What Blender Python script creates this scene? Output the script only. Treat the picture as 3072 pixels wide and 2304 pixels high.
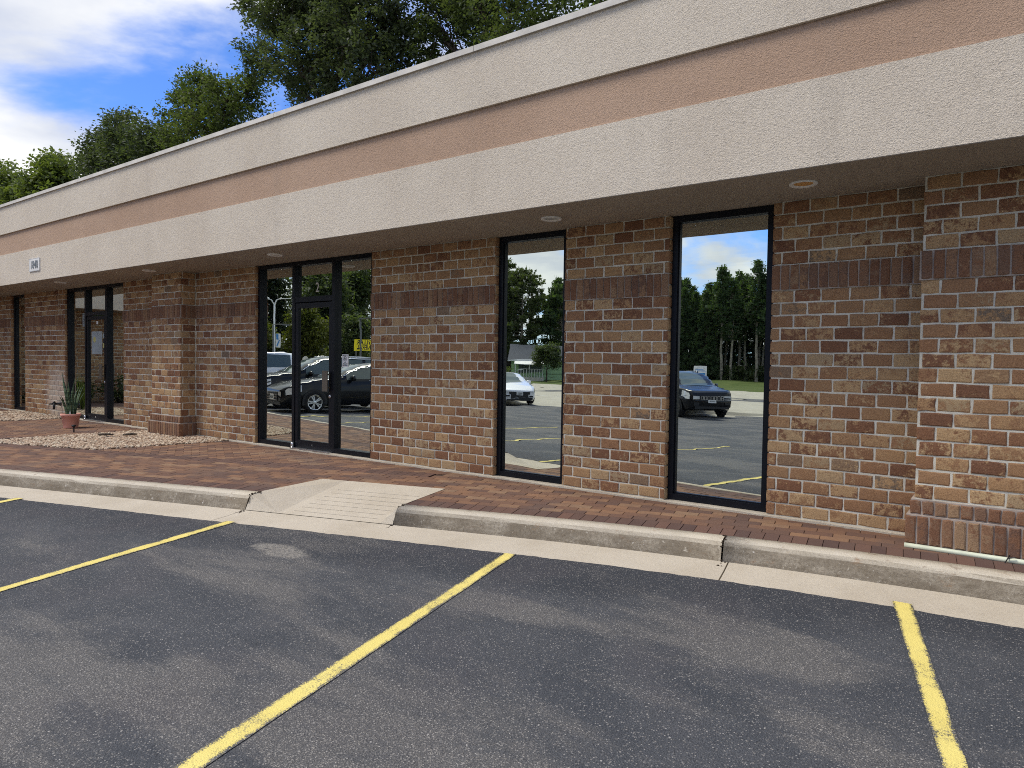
import bpy, math, random
import numpy as np
from mathutils import Vector, Matrix

for o in list(bpy.data.objects):
    bpy.data.objects.remove(o, do_unlink=True)
SC = bpy.context.scene
COL = SC.collection
R = random.Random(7)
PI = math.pi

# ------------------------------------------------------------------ camera
CAM_LOC = Vector((0.5296, -5.7783, 1.2171))
PITCH, YAW, ROLL = -0.0318, 0.631497, 0.01445
_f = Vector((-math.sin(YAW) * math.cos(PITCH), math.cos(YAW) * math.cos(PITCH), math.sin(PITCH)))
_r = Vector((math.cos(YAW), math.sin(YAW), 0))
_u = _r.cross(_f)
CR = _r * math.cos(ROLL) + _u * math.sin(ROLL)
CU = -_r * math.sin(ROLL) + _u * math.cos(ROLL)
CF = _f
cam_d = bpy.data.cameras.new('camera')
cam_d.sensor_width = 36.0
cam_d.lens = 2060 / 3072 * 36.0
cam_d.clip_start = 0.05
cam_d.clip_end = 6000
cam = bpy.data.objects.new('camera', cam_d)
COL.objects.link(cam)
m = Matrix((CR, CU, -CF)).transposed().to_4x4()
m.translation = CAM_LOC
cam.matrix_world = m
SC.camera = cam

# ------------------------------------------------------------------ light
SUN_EL, SUN_AZ = math.radians(56), math.radians(-142)     # azimuth of the sun seen from the scene (0 = +X)
world = bpy.data.worlds.new('World')
SC.world = world
world.use_nodes = True
wt = world.node_tree
wt.nodes.clear()
def wn(t, **k):
    n = wt.nodes.new(t)
    for a, b in k.items():
        setattr(n, a, b)
    return n
def wl(a, b):
    wt.links.new(a, b)
sky = wn('ShaderNodeTexSky', sky_type='NISHITA', sun_disc=False, sun_elevation=SUN_EL,
         sun_rotation=math.radians(90) - SUN_AZ, altitude=200, air_density=1.0, dust_density=0.6, ozone_density=2.0)
tc = wn('ShaderNodeTexCoord')
sep = wn('ShaderNodeSeparateXYZ')
wl(tc.outputs['Generated'], sep.inputs[0])
def wmath(op, a, b=None, c=None, clamp=False):
    n = wn('ShaderNodeMath', operation=op, use_clamp=clamp)
    for i, v in enumerate((a, b, c)):
        if v is None:
            continue
        if isinstance(v, (int, float)):
            n.inputs[i].default_value = v
        else:
            wl(v, n.inputs[i])
    return n.outputs[0]
den = wmath('ADD', wmath('MAXIMUM', sep.outputs['Z'], 0.0), 0.16)
cmb = wn('ShaderNodeCombineXYZ')
wl(wmath('DIVIDE', sep.outputs['X'], den), cmb.inputs[0])
wl(wmath('DIVIDE', sep.outputs['Y'], den), cmb.inputs[1])
cmap = wn('ShaderNodeMapping')
CLOUD_OFF = (17.842, 3.158, 6.56)
cmap.inputs['Location'].default_value = CLOUD_OFF
wl(cmb.outputs[0], cmap.inputs[0])
nz = wn('ShaderNodeTexNoise')
nz.inputs['Scale'].default_value = 0.85
nz.inputs['Detail'].default_value = 9
nz.inputs['Roughness'].default_value = 0.55
nz.inputs['Distortion'].default_value = 0.35
wl(cmap.outputs[0], nz.inputs['Vector'])
nz2 = wn('ShaderNodeTexNoise')
nz2.inputs['Scale'].default_value = 2.1
nz2.inputs['Detail'].default_value = 6
wl(cmap.outputs[0], nz2.inputs['Vector'])
cover = wn('ShaderNodeMapRange', interpolation_type='SMOOTHSTEP')
cover.inputs['From Min'].default_value = 0.39
cover.inputs['From Max'].default_value = 0.535
wl(nz.outputs['Fac'], cover.inputs['Value'])
shade = wn('ShaderNodeMapRange')
shade.inputs['From Min'].default_value = 0.36
shade.inputs['From Max'].default_value = 0.66
wl(nz2.outputs['Fac'], shade.inputs['Value'])
ccol = wn('ShaderNodeMixRGB')
CLOUD_DARK, CLOUD_LIGHT = (2.6, 2.8, 3.3, 1), (4.25, 4.25, 4.2, 1)
ccol.inputs[1].default_value = CLOUD_DARK
ccol.inputs[2].default_value = CLOUD_LIGHT
wl(shade.outputs[0], ccol.inputs[0])
sat = wn('ShaderNodeMixRGB', blend_type='MULTIPLY')
sat.inputs[0].default_value = 1.0
sat.inputs[2].default_value = (0.30, 0.46, 0.76, 1)
wl(sky.outputs[0], sat.inputs[1])
smix = wn('ShaderNodeMixRGB')
wl(cover.outputs[0], smix.inputs[0])
wl(sat.outputs[0], smix.inputs[1])
wl(ccol.outputs[0], smix.inputs[2])
bg = wn('ShaderNodeBackground')
bg.inputs['Strength'].default_value = 0.10
wl(smix.outputs[0], bg.inputs['Color'])
wo = wn('ShaderNodeOutputWorld')
wl(bg.outputs[0], wo.inputs[0])

sun_d = bpy.data.lights.new('sun', 'SUN')
sun_d.energy = 1.5
sun_d.angle = math.radians(22)
sun_d.color = (1.0, 0.94, 0.85)
sun = bpy.data.objects.new('sun', sun_d)
COL.objects.link(sun)
sdir = Vector((math.cos(SUN_EL) * math.cos(SUN_AZ), math.cos(SUN_EL) * math.sin(SUN_AZ), math.sin(SUN_EL)))
sun.rotation_euler = sdir.to_track_quat('Z', 'Y').to_euler()
sun.location = sdir * 40

SC.view_settings.view_transform = 'Standard'
SC.view_settings.look = 'None'
SC.view_settings.gamma = 1
SC.view_settings.exposure = 1.38
SC.view_settings.use_curve_mapping = False
SC.render.engine = 'CYCLES'
SC.cycles.max_bounces = 7
SC.cycles.use_denoising = False
SC.cycles.filter_width = 1.0
SC.cycles.transparent_max_bounces = 8

# ------------------------------------------------------------------ helpers
def project(p):
    d = Vector(p) - CAM_LOC
    z = d.dot(CF)
    if z < 0.05:
        return None
    return 512 + 686.67 * d.dot(CR) / z, 384 - 686.67 * d.dot(CU) / z

class MB:
    """collects faces, then links them as one mesh object"""
    def __init__(s):
        s.v, s.f, s.t = [], [], []
    def add(s, vs, fs, tone=0.0):
        b = len(s.v)
        s.v += [tuple(v) for v in vs]
        s.f += [tuple(i + b for i in f) for f in fs]
        s.t += [tone] * len(fs)
    def box(s, x0, x1, y0, y1, z0, z1, tone=0.0, M=None):
        vs = [(x, y, z) for x in (x0, x1) for y in (y0, y1) for z in (z0, z1)]
        if M is not None:
            vs = [M @ Vector(v) for v in vs]
        s.add(vs, [(0, 1, 3, 2), (4, 6, 7, 5), (0, 4, 5, 1), (2, 3, 7, 6), (0, 2, 6, 4), (1, 5, 7, 3)], tone)
    def tube(s, pts, rad, n=8, cap=True):
        pts = [Vector(p) for p in pts]
        rad = rad if isinstance(rad, (list, tuple)) else [rad] * len(pts)
        vs = []
        ref = Vector((0.13, 0.31, 0.94))
        for i, p in enumerate(pts):
            d = (pts[min(i + 1, len(pts) - 1)] - pts[max(i - 1, 0)]).normalized()
            a = d.cross(ref)
            if a.length < 1e-3:
                a = d.cross(Vector((1, 0, 0)))
            a.normalize()
            b = d.cross(a)
            for k in range(n):
                t = 2 * PI * k / n
                vs.append(p + (a * math.cos(t) + b * math.sin(t)) * rad[i])
        fs = [(i * n + k, i * n + (k + 1) % n, (i + 1) * n + (k + 1) % n, (i + 1) * n + k)
              for i in range(len(pts) - 1) for k in range(n)]
        if cap:
            fs.append(tuple(range(n - 1, -1, -1)))
            fs.append(tuple((len(pts) - 1) * n + k for k in range(n)))
        s.add(vs, fs)
    def lathe(s, prof, n=24, M=None):
        """prof: (radius, height) about local Z"""
        vs = []
        for r, h in prof:
            for k in range(n):
                t = 2 * PI * k / n
                v = Vector((r * math.cos(t), r * math.sin(t), h))
                vs.append(M @ v if M is not None else v)
        fs = [(i * n + k, i * n + (k + 1) % n, (i + 1) * n + (k + 1) % n, (i + 1) * n + k)
              for i in range(len(prof) - 1) for k in range(n)]
        s.add(vs, fs)
    def mesh(s, name, mat, smooth=False):
        me = bpy.data.meshes.new(name)
        me.from_pydata(s.v, [], s.f)
        if any(s.t):
            at = me.attributes.new('tone', 'FLOAT', 'FACE')
            at.data.foreach_set('value', np.array(s.t, dtype=np.float32))
        me.materials.append(mat)
        if smooth:
            me.polygons.foreach_set('use_smooth', [True] * len(me.polygons))
        me.update()
        return me
    def build(s, name, mat, parent=None, smooth=False, loc=None):
        return link(name, s.mesh(name, mat, smooth), parent, loc)

def link(name, data, parent=None, loc=None):
    o = bpy.data.objects.new(name, data)
    COL.objects.link(o)
    if parent is not None:
        o.parent = parent
    if loc is not None:
        o.location = loc
    return o
def tag(o, label=None, cat=None, group=None, kind=None):
    if label: o['label'] = label
    if cat: o['category'] = cat
    if group: o['group'] = group
    if kind: o['kind'] = kind
    return o
def empty(name, loc=(0, 0, 0), rz=0.0, label=None, cat=None, group=None, kind=None):
    o = link(name, None)
    o.location = loc
    o.rotation_euler = (0, 0, rz)
    o.empty_display_size = 0.2
    return tag(o, label, cat, group, kind)
def copy_tree(o, parent=None):
    c = o.copy()
    COL.objects.link(c)
    if parent is not None:
        c.parent = parent
    for ch in list(o.children):
        copy_tree(ch, c)
    return c
def np_mesh(name, verts, faces, mat, smooth=False):
    """verts (n,3) and quads (m,4) straight from numpy"""
    me = bpy.data.meshes.new(name)
    nv, nf, k = len(verts), len(faces), faces.shape[1]
    me.vertices.add(nv)
    me.vertices.foreach_set('co', verts.astype(np.float32).ravel())
    me.loops.add(nf * k)
    me.loops.foreach_set('vertex_index', faces.astype(np.int32).ravel())
    me.polygons.add(nf)
    me.polygons.foreach_set('loop_start', np.arange(0, nf * k, k, dtype=np.int32))
    me.polygons.foreach_set('loop_total', np.full(nf, k, dtype=np.int32))
    if smooth:
        me.polygons.foreach_set('use_smooth', np.ones(nf, dtype=bool))
    me.materials.append(mat)
    me.update(calc_edges=True)
    return me

# ------------------------------------------------------------------ materials
class NT:
    def __init__(s, name):
        s.m = bpy.data.materials.new(name)
        s.m.use_nodes = True
        s.t = s.m.node_tree
        s.t.nodes.clear()
        s.out = s.t.nodes.new('ShaderNodeOutputMaterial')
    def n(s, t, **k):
        n = s.t.nodes.new(t)
        for a, b in k.items():
            setattr(n, a, b)
        return n
    def l(s, a, b):
        s.t.links.new(a, b)
    def put(s, sock, v):
        if isinstance(v, bpy.types.NodeSocket):
            s.l(v, sock)
        elif isinstance(v, (tuple, list)) and len(v) == 3 and sock.type == 'RGBA':
            sock.default_value = (*v, 1)
        else:
            sock.default_value = v
    def pos(s, scale=(1, 1, 1), rot=(0, 0, 0), loc=(0, 0, 0), obj=False):
        g = s.n('ShaderNodeTexCoord').outputs['Object'] if obj else s.n('ShaderNodeNewGeometry').outputs['Position']
        mp = s.n('ShaderNodeMapping')
        mp.inputs['Scale'].default_value = scale
        mp.inputs['Rotation'].default_value = rot
        mp.inputs['Location'].default_value = loc
        s.l(g, mp.inputs[0])
        return mp.outputs[0]
    def noise(s, vec, scale, detail=4, rough=0.5, dist=0.0, col=False):
        n = s.n('ShaderNodeTexNoise')
        n.inputs['Scale'].default_value = scale
        n.inputs['Detail'].default_value = detail
        n.inputs['Roughness'].default_value = rough
        n.inputs['Distortion'].default_value = dist
        s.l(vec, n.inputs['Vector'])
        return n.outputs['Color' if col else 'Fac']
    def voro(s, vec, scale, feature='F1', out='Distance', rnd=1.0):
        n = s.n('ShaderNodeTexVoronoi', feature=feature)
        n.inputs['Scale'].default_value = scale
        n.inputs['Randomness'].default_value = rnd
        s.l(vec, n.inputs['Vector'])
        return n.outputs[out]
    def ramp(s, fac, a, b, lo=0.0, hi=1.0, smooth=True):
        n = s.n('ShaderNodeMapRange', interpolation_type='SMOOTHSTEP' if smooth else 'LINEAR')
        n.inputs['From Min'].default_value = a
        n.inputs['From Max'].default_value = b
        n.inputs['To Min'].default_value = lo
        n.inputs['To Max'].default_value = hi
        s.put(n.inputs['Value'], fac)
        return n.outputs[0]
    def mix(s, f, a, b, mode='MIX'):
        n = s.n('ShaderNodeMixRGB', blend_type=mode)
        s.put(n.inputs[0], f); s.put(n.inputs[1], a); s.put(n.inputs[2], b)
        return n.outputs[0]
    def math(s, op, a, b=None, clamp=False):
        n = s.n('ShaderNodeMath', operation=op, use_clamp=clamp)
        s.put(n.inputs[0], a)
        if b is not None:
            s.put(n.inputs[1], b)
        return n.outputs[0]
    def tone(s):
        a = s.n('ShaderNodeAttribute', attribute_type='GEOMETRY', attribute_name='tone')
        b = s.n('ShaderNodeAttribute', attribute_type='OBJECT', attribute_name='tone')
        return s.math('ADD', a.outputs['Fac'], b.outputs['Fac'])
    def cramp(s, fac, stops):
        n = s.n('ShaderNodeValToRGB')
        e = n.color_ramp.elements
        while len(e) < len(stops):
            e.new(0.5)
        for i, (p, c) in enumerate(stops):
            e[i].position = p
            e[i].color = (*c, 1)
        s.l(fac, n.inputs[0])
        return n.outputs[0]
    def bump(s, h, strength=0.3, dist=0.01):
        n = s.n('ShaderNodeBump')
        n.inputs['Strength'].default_value = strength
        n.inputs['Distance'].default_value = dist
        s.l(h, n.inputs['Height'])
        return n.outputs[0]
    def bsdf(s, col, rough=0.7, spec=0.3, metal=0.0, normal=None, coat=0.0):
        p = s.n('ShaderNodeBsdfPrincipled')
        s.put(p.inputs['Base Color'], col)
        s.put(p.inputs['Roughness'], rough)
        p.inputs['Specular IOR Level'].default_value = spec
        p.inputs['Metallic'].default_value = metal
        p.inputs['Coat Weight'].default_value = coat
        if normal is not None:
            s.l(normal, p.inputs['Normal'])
        return p.outputs[0]
    def done(s, sh):
        s.l(sh, s.out.inputs['Surface'])
        return s.m

def simple(name, col, rough=0.5, spec=0.4, metal=0.0, coat=0.0, var=0.12, scale=6.0):
    k = NT(name)
    n = k.noise(k.pos(), scale, 3)
    c = k.mix(k.ramp(n, 0.3, 0.7), tuple(x * (1 - var) for x in col), tuple(min(1, x * (1 + var)) for x in col))
    return k.done(k.bsdf(c, rough, spec, metal, None, coat))

def make_stucco(name, ca, cb):
    k = NT(name)
    p = k.pos()
    big = k.noise(p, 0.8, 5, 0.6)
    c = k.mix(k.ramp(big, 0.3, 0.7), ca, cb)
    streak = k.noise(k.pos((2.6, 1, 0.22)), 1.0, 5, 0.6)
    c = k.mix(k.math('MULTIPLY', k.ramp(streak, 0.56, 0.80), 0.14), c, (0.24, 0.215, 0.18))
    # run-off stains under the coping joints, every 3 m
    sx = k.n('ShaderNodeSeparateXYZ'); k.l(p, sx.inputs[0])
    ph = k.math('ABSOLUTE', k.math('SUBTRACT', k.math('FRACT', k.math('ADD', k.math('DIVIDE', sx.outputs[0], 3.0), 0.667)), 0.5))
    ln = k.ramp(ph, 0.006, 0.055, 1.0, 0.0)
    wob = k.ramp(k.noise(k.pos((7, 1, 1.0)), 1.4, 4), 0.38, 0.66)
    c = k.mix(k.math('MULTIPLY', k.math('MULTIPLY', ln, wob), 0.10), c, (0.24, 0.215, 0.185))
    worm = k.noise(k.pos((1, 1, 1.5)), 52, 3, 0.55, 1.6)
    grit = k.noise(p, 230, 2, 0.6)
    h = k.math('ADD', worm, k.math('MULTIPLY', grit, 0.35))
    c = k.mix(k.ramp(worm, 0.32, 0.52, 0.22, 0.0), c, (0.18, 0.15, 0.12))
    return k.done(k.bsdf(c, 0.95, 0.12, 0, k.bump(h, 0.9, 0.011)))

def make_brick(name, dark=False):
    k = NT(name)
    t = k.tone()
    p = k.pos()
    off = k.n('ShaderNodeCombineXYZ')
    k.l(k.math('MULTIPLY', t, 37.0), off.inputs[0]); k.l(k.math('MULTIPLY', t, 91.0), off.inputs[2])
    pv = k.n('ShaderNodeVectorMath', operation='ADD'); k.l(p, pv.inputs[0]); k.l(off.outputs[0], pv.inputs[1])
    v = pv.outputs[0]
    r2 = k.math('FRACT', k.math('MULTIPLY', t, 17.31))
    r3 = k.math('FRACT', k.math('MULTIPLY', t, 53.77))
    if dark:
        base = k.cramp(r2, [(0, (0.185, 0.095, 0.058)), (0.45, (0.232, 0.122, 0.072)), (0.8, (0.260, 0.148, 0.089)), (1, (0.30, 0.182, 0.105))])
        tan = k.cramp(r3, [(0, (0.16, 0.092, 0.066)), (0.7, (0.25, 0.155, 0.10)), (1, (0.34, 0.225, 0.135))])
    else:
        base = k.cramp(r2, [(0, (0.190, 0.096, 0.058)), (0.3, (0.235, 0.118, 0.067)), (0.6, (0.300, 0.165, 0.090)), (0.95, (0.345, 0.208, 0.112)), (1, (0.195, 0.150, 0.110))])
        tan = k.cramp(r3, [(0, (0.310, 0.172, 0.095)), (0.35, (0.410, 0.255, 0.133)), (0.75, (0.480, 0.330, 0.180)), (1, (0.370, 0.272, 0.165))])
    blot = k.math('ADD', k.math('MULTIPLY', k.noise(v, 15, 6, 0.75, 0.15), 0.72), k.math('MULTIPLY', k.noise(v, 64, 4, 0.7), 0.28))
    thr = k.math('ADD', 0.36, k.math('MULTIPLY', k.math('FRACT', k.math('MULTIPLY', t, 7.9)), 0.20))
    f = k.n('ShaderNodeMapRange', interpolation_type='SMOOTHSTEP')
    k.l(blot, f.inputs['Value']); k.l(thr, f.inputs['From Min']); k.l(k.math('ADD', thr, 0.10), f.inputs['From Max'])
    c = k.mix(f.outputs[0], base, tan)
    fine = k.noise(v, 130, 4, 0.7)
    c = k.mix(k.ramp(fine, 0.34, 0.62, 0.75, 0.0), c, k.mix(1.0, c, (0.55, 0.50, 0.47), 'MULTIPLY'))
    # chips of mortar smeared on some faces
    sm = k.noise(p, 9, 5, 0.7)
    c = k.mix(k.math('MULTIPLY', k.ramp(sm, 0.66, 0.78), 0.55), c, (0.46, 0.41, 0.34))
    # lime bloom low on the wall beside the left door, round the tap
    vd = k.n('ShaderNodeVectorMath', operation='DISTANCE'); k.l(k.pos((1.1, 0.3, 1.0)), vd.inputs[0]); vd.inputs[1].default_value = (-15.1 * 1.1, 0, 0.42)
    bl = k.ramp(k.math('ADD', vd.outputs['Value'], k.math('MULTIPLY', k.noise(p, 7, 5, 0.7), 0.7)), 0.62, 1.15, 0.62, 0.0)
    c = k.mix(bl, c, (0.50, 0.43, 0.36))
    h = k.math('ADD', k.math('MULTIPLY', blot, 0.6), k.math('MULTIPLY', fine, 0.6))
    return k.done(k.bsdf(c, 0.9, 0.15, 0, k.bump(h, 0.7, 0.006)))

def make_mortar():
    k = NT('mortar')
    p = k.pos()
    c = k.mix(k.ramp(k.noise(p, 5, 5, 0.6), 0.3, 0.7), (0.46, 0.43, 0.36), (0.64, 0.61, 0.525))
    return k.done(k.bsdf(c, 0.95, 0.1, 0, k.bump(k.noise(p, 150, 3), 0.6, 0.004)))

def make_paver(name, dark=False):
    k = NT(name)
    t = k.tone()
    p = k.pos()
    r2 = k.math('FRACT', k.math('MULTIPLY', t, 23.7))
    if dark:
        base = k.cramp(r2, [(0, (0.085, 0.052, 0.045)), (0.6, (0.12, 0.07, 0.055)), (1, (0.155, 0.085, 0.062))])
    else:
        base = k.cramp(r2, [(0, (0.115, 0.070, 0.055)), (0.25, (0.150, 0.083, 0.057)), (0.5, (0.192, 0.104, 0.064)), (0.8, (0.250, 0.138, 0.078)), (1, (0.265, 0.168, 0.102))])
    patch = k.noise(p, 1.7, 4, 0.6)
    c = k.mix(k.ramp(patch, 0.50, 0.68, 0.0, 0.6), base, (0.120, 0.082, 0.068))
    within = k.noise(p, 8, 4, 0.6)
    c = k.mix(k.ramp(within, 0.35, 0.7, 0.0, 0.35), c, (0.12, 0.075, 0.06))
    fine = k.noise(p, 190, 3, 0.6)
    c = k.mix(k.ramp(fine, 0.35, 0.7, 0.25, 0.0), c, (0.06, 0.042, 0.036))
    return k.done(k.bsdf(c, 0.85, 0.2, 0, k.bump(fine, 0.4, 0.003)))

def make_concrete(name, ca, cb, stain=0.0):
    k = NT(name)
    p = k.pos()
    c = k.mix(k.ramp(k.noise(p, 1.6, 6, 0.65), 0.3, 0.7), ca, cb)
    fine = k.noise(p, 160, 3, 0.65)
    c = k.mix(k.ramp(fine, 0.3, 0.62, 0.45, 0.0), c, tuple(x * 0.45 for x in ca))
    sp = k.voro(p, 95)
    c = k.mix(k.ramp(sp, 0.10, 0.22, 0.5, 0.0), c, (0.66, 0.62, 0.54))
    if stain:
        # grime that sits on the steep face of the kerb: the face itself is dirty
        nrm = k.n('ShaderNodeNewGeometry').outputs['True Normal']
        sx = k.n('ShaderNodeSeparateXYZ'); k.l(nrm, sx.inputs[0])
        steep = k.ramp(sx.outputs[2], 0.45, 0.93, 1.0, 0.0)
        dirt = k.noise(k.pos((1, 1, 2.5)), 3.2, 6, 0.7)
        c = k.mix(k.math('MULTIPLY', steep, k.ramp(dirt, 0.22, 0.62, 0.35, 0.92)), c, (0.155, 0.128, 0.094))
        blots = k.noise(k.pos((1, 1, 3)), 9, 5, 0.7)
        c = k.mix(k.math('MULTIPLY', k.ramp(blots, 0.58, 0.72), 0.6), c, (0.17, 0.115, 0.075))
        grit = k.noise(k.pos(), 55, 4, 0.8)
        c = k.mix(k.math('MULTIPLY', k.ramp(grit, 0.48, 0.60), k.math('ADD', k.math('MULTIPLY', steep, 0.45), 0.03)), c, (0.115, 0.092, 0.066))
        rust = k.noise(k.pos((1, 1, 2)), 4.5, 6, 0.75)
        c = k.mix(k.math('MULTIPLY', k.ramp(rust, 0.60, 0.70), 0.5), c, (0.26, 0.165, 0.095))
        pale = k.noise(k.pos(), 30, 4, 0.75)
        c = k.mix(k.math('MULTIPLY', k.ramp(pale, 0.60, 0.70), 0.55), c, (0.56, 0.52, 0.44))
        chips = k.noise(k.pos(), 13, 5, 0.75)
        c = k.mix(k.math('MULTIPLY', k.math('MULTIPLY', k.ramp(chips, 0.63, 0.70), steep), 0.9), c, (0.58, 0.55, 0.49))
    return k.done(k.bsdf(c, 0.92, 0.15, 0, k.bump(k.math('ADD', fine, k.noise(p, 40, 4)), 0.5, 0.006)))

def asphalt_color(k):
    p = k.pos()
    big = k.noise(k.pos((0.55, 1.5, 1), (0, 0, math.radians(-15))), 0.9, 6, 0.62, 0.5)
    mid = k.noise(p, 2.6, 5, 0.65)
    base = k.mix(k.ramp(mid, 0.3, 0.7), (0.064, 0.071, 0.081), (0.097, 0.102, 0.110))
    # a worn band where tyres stop, about a metre from the kerb, and loose worn areas nearer the aisle
    sx = k.n('ShaderNodeSeparateXYZ'); k.l(p, sx.inputs[0])
    d = k.math('SUBTRACT', k.math('MULTIPLY', sx.outputs[1], 0.963), k.math('MULTIPLY', sx.outputs[0], 0.255))
    band = k.ramp(k.math('ABSOLUTE', k.math('ADD', d, 2.02)), 0.05, 0.55, 0.085, 0.0)
    far = k.ramp(d, -3.6, -2.2, 0.05, -0.04)
    streaks = k.noise(k.pos((0.35, 2.2, 1), (0, 0, math.radians(-15))), 2.4, 6, 0.7, 0.4)
    mask = k.ramp(k.math('ADD', k.math('ADD', k.math('ADD', k.math('MULTIPLY', big, 0.72), k.math('MULTIPLY', streaks, 0.28)), band), far), 0.485, 0.62)
    # a pale scuffed patch near the kerb
    pd = k.n('ShaderNodeVectorMath', operation='DISTANCE')
    pm = k.n('ShaderNodeMapping'); pm.inputs['Location'].default_value = (3.93, 2.62, 0); pm.inputs['Scale'].default_value = (1, 1, 0)
    k.l(p, pm.inputs[0])
    pr = k.n('ShaderNodeMapping'); pr.inputs['Rotation'].default_value = (0, 0, math.radians(-52)); pr.inputs['Scale'].default_value = (1.0, 2.5, 0)
    k.l(pm.outputs[0], pr.inputs[0]); k.l(pr.outputs[0], pd.inputs[0]); pd.inputs[1].default_value = (0, 0, 0)
    patch = k.ramp(k.math('ADD', pd.outputs['Value'], k.math('MULTIPLY', k.noise(p, 6, 5, 0.7), 0.30)), 0.36, 0.50, 1.0, 0.0)
    c = k.mix(k.math('MULTIPLY', mask, 0.55), base, (0.190, 0.180, 0.166))
    seal = k.ramp(k.math('ADD', d, k.math('MULTIPLY', k.noise(p, 1.8, 5, 0.65), 0.9)), -1.35, -0.85, 0.0, 0.55)
    c = k.mix(seal, c, (0.030, 0.034, 0.043))
    c = k.mix(k.math('MULTIPLY', patch, k.ramp(k.noise(p, 42, 4, 0.75), 0.38, 0.56, 0.25, 0.95)), c, (0.36, 0.335, 0.29))
    pur = k.noise(p, 1.3, 4)
    c = k.mix(k.ramp(pur, 0.5, 0.7, 0.0, 0.30), c, (0.082, 0.074, 0.082))
    cell = k.n('ShaderNodeTexVoronoi', feature='F1'); cell.inputs['Scale'].default_value = 120
    k.l(p, cell.inputs['Vector'])
    sepc = k.n('ShaderNodeSeparateXYZ'); k.l(cell.outputs['Color'], sepc.inputs[0])
    thr = k.math('SUBTRACT', 0.66, k.math('MULTIPLY', mask, 0.50))
    spk = k.math('MULTIPLY', k.math('GREATER_THAN', sepc.outputs[0], thr), k.ramp(cell.outputs['Distance'], 0.30, 0.48, 1.0, 0.0))
    c = k.mix(k.math('MULTIPLY', spk, 0.8), c, k.mix(k.math('POWER', sepc.outputs[1], 1.6), k.mix(mask, (0.115, 0.115, 0.122), (0.20, 0.185, 0.165)), (0.52, 0.49, 0.44)))
    cell3 = k.n('ShaderNodeTexVoronoi', feature='F1'); cell3.inputs['Scale'].default_value = 62
    k.l(p, cell3.inputs['Vector'])
    s3 = k.n('ShaderNodeSeparateXYZ'); k.l(cell3.outputs['Color'], s3.inputs[0])
    spk3 = k.math('MULTIPLY', k.math('GREATER_THAN', s3.outputs[0], k.math('SUBTRACT', 0.80, k.math('MULTIPLY', mask, 0.40))), k.ramp(cell3.outputs['Distance'], 0.22, 0.36, 1.0, 0.0))
    c = k.mix(k.math('MULTIPLY', spk3, 0.6), c, k.mix(s3.outputs[1], (0.10, 0.098, 0.10), (0.36, 0.335, 0.30)))
    gr = k.noise(p, 240, 3, 0.65)
    c = k.mix(k.ramp(gr, 0.35, 0.62, 0.7, 0.0), c, (0.014, 0.015, 0.019))
    cell2 = k.n('ShaderNodeTexVoronoi', feature='F1'); cell2.inputs['Scale'].default_value = 34
    k.l(p, cell2.inputs['Vector'])
    sp2 = k.n('ShaderNodeSeparateXYZ'); k.l(cell2.outputs['Color'], sp2.inputs[0])
    spk2 = k.math('MULTIPLY', k.math('GREATER_THAN', sp2.outputs[0], 0.91), k.ramp(cell2.outputs['Distance'], 0.10, 0.19, 1.0, 0.0))
    c = k.mix(k.math('MULTIPLY', spk2, 0.8), c, (0.42, 0.40, 0.37))
    h = k.math('ADD', k.math('MULTIPLY', cell.outputs['Distance'], -0.8), gr)
    return c, h, mask
def make_asphalt():
    k = NT('asphalt')
    c, h, mask = asphalt_color(k)
    return k.done(k.bsdf(c, 0.85, 0.25, 0, k.bump(h, 0.8, 0.006)))
def make_yellow():
    k = NT('yellow_paint')
    c, h, mask = asphalt_color(k)
    p = k.pos()
    wear = k.noise(p, 5.5, 6, 0.7)
    gr = k.noise(p, 150, 3, 0.7)
    oc = k.n('ShaderNodeAttribute', attribute_type='GEOMETRY', attribute_name='edge')
    e = k.math('MULTIPLY', oc.outputs['Fac'], 0.16)
    f = k.math('ADD', k.math('ADD', k.math('MULTIPLY', wear, 0.55), k.math('MULTIPLY', gr, 0.55)), e)
    yel = k.mix(k.noise(p, 3, 4), (0.62, 0.50, 0.125), (0.76, 0.65, 0.22))
    c = k.mix(k.ramp(f, 0.575, 0.70), yel, c)
    return k.done(k.bsdf(c, 0.8, 0.25, 0, k.bump(h, 0.6, 0.005)))

def make_glass():
    k = NT('mirror_glass')
    g = k.n('ShaderNodeBsdfGlossy')
    g.inputs['Color'].default_value = (0.86, 0.92, 0.86, 1)
    g.inputs['Roughness'].default_value = 0.0
    rip = k.noise(k.pos((0.8, 1, 3.4)), 1.5, 2, 0.5)
    fineb = k.noise(k.pos((0.3, 1, 16)), 2.2, 1, 0.4)
    h = k.math('ADD', rip, k.math('MULTIPLY', fineb, 0.10))
    k.l(k.bump(h, 0.04, 0.008), g.inputs['Normal'])
    d = k.n('ShaderNodeBsdfDiffuse'); d.inputs['Color'].default_value = (0.010, 0.012, 0.013, 1)
    lw = k.n('ShaderNodeFresnel'); lw.inputs['IOR'].default_value = 1.5
    mx = k.n('ShaderNodeMixShader')
    k.l(k.ramp(lw.outputs[0], 0.0, 0.6, 0.86, 1.0, False), mx.inputs[0])
    k.l(d.outputs[0], mx.inputs[1]); k.l(g.outputs[0], mx.inputs[2])
    return k.done(mx.outputs[0])

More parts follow.
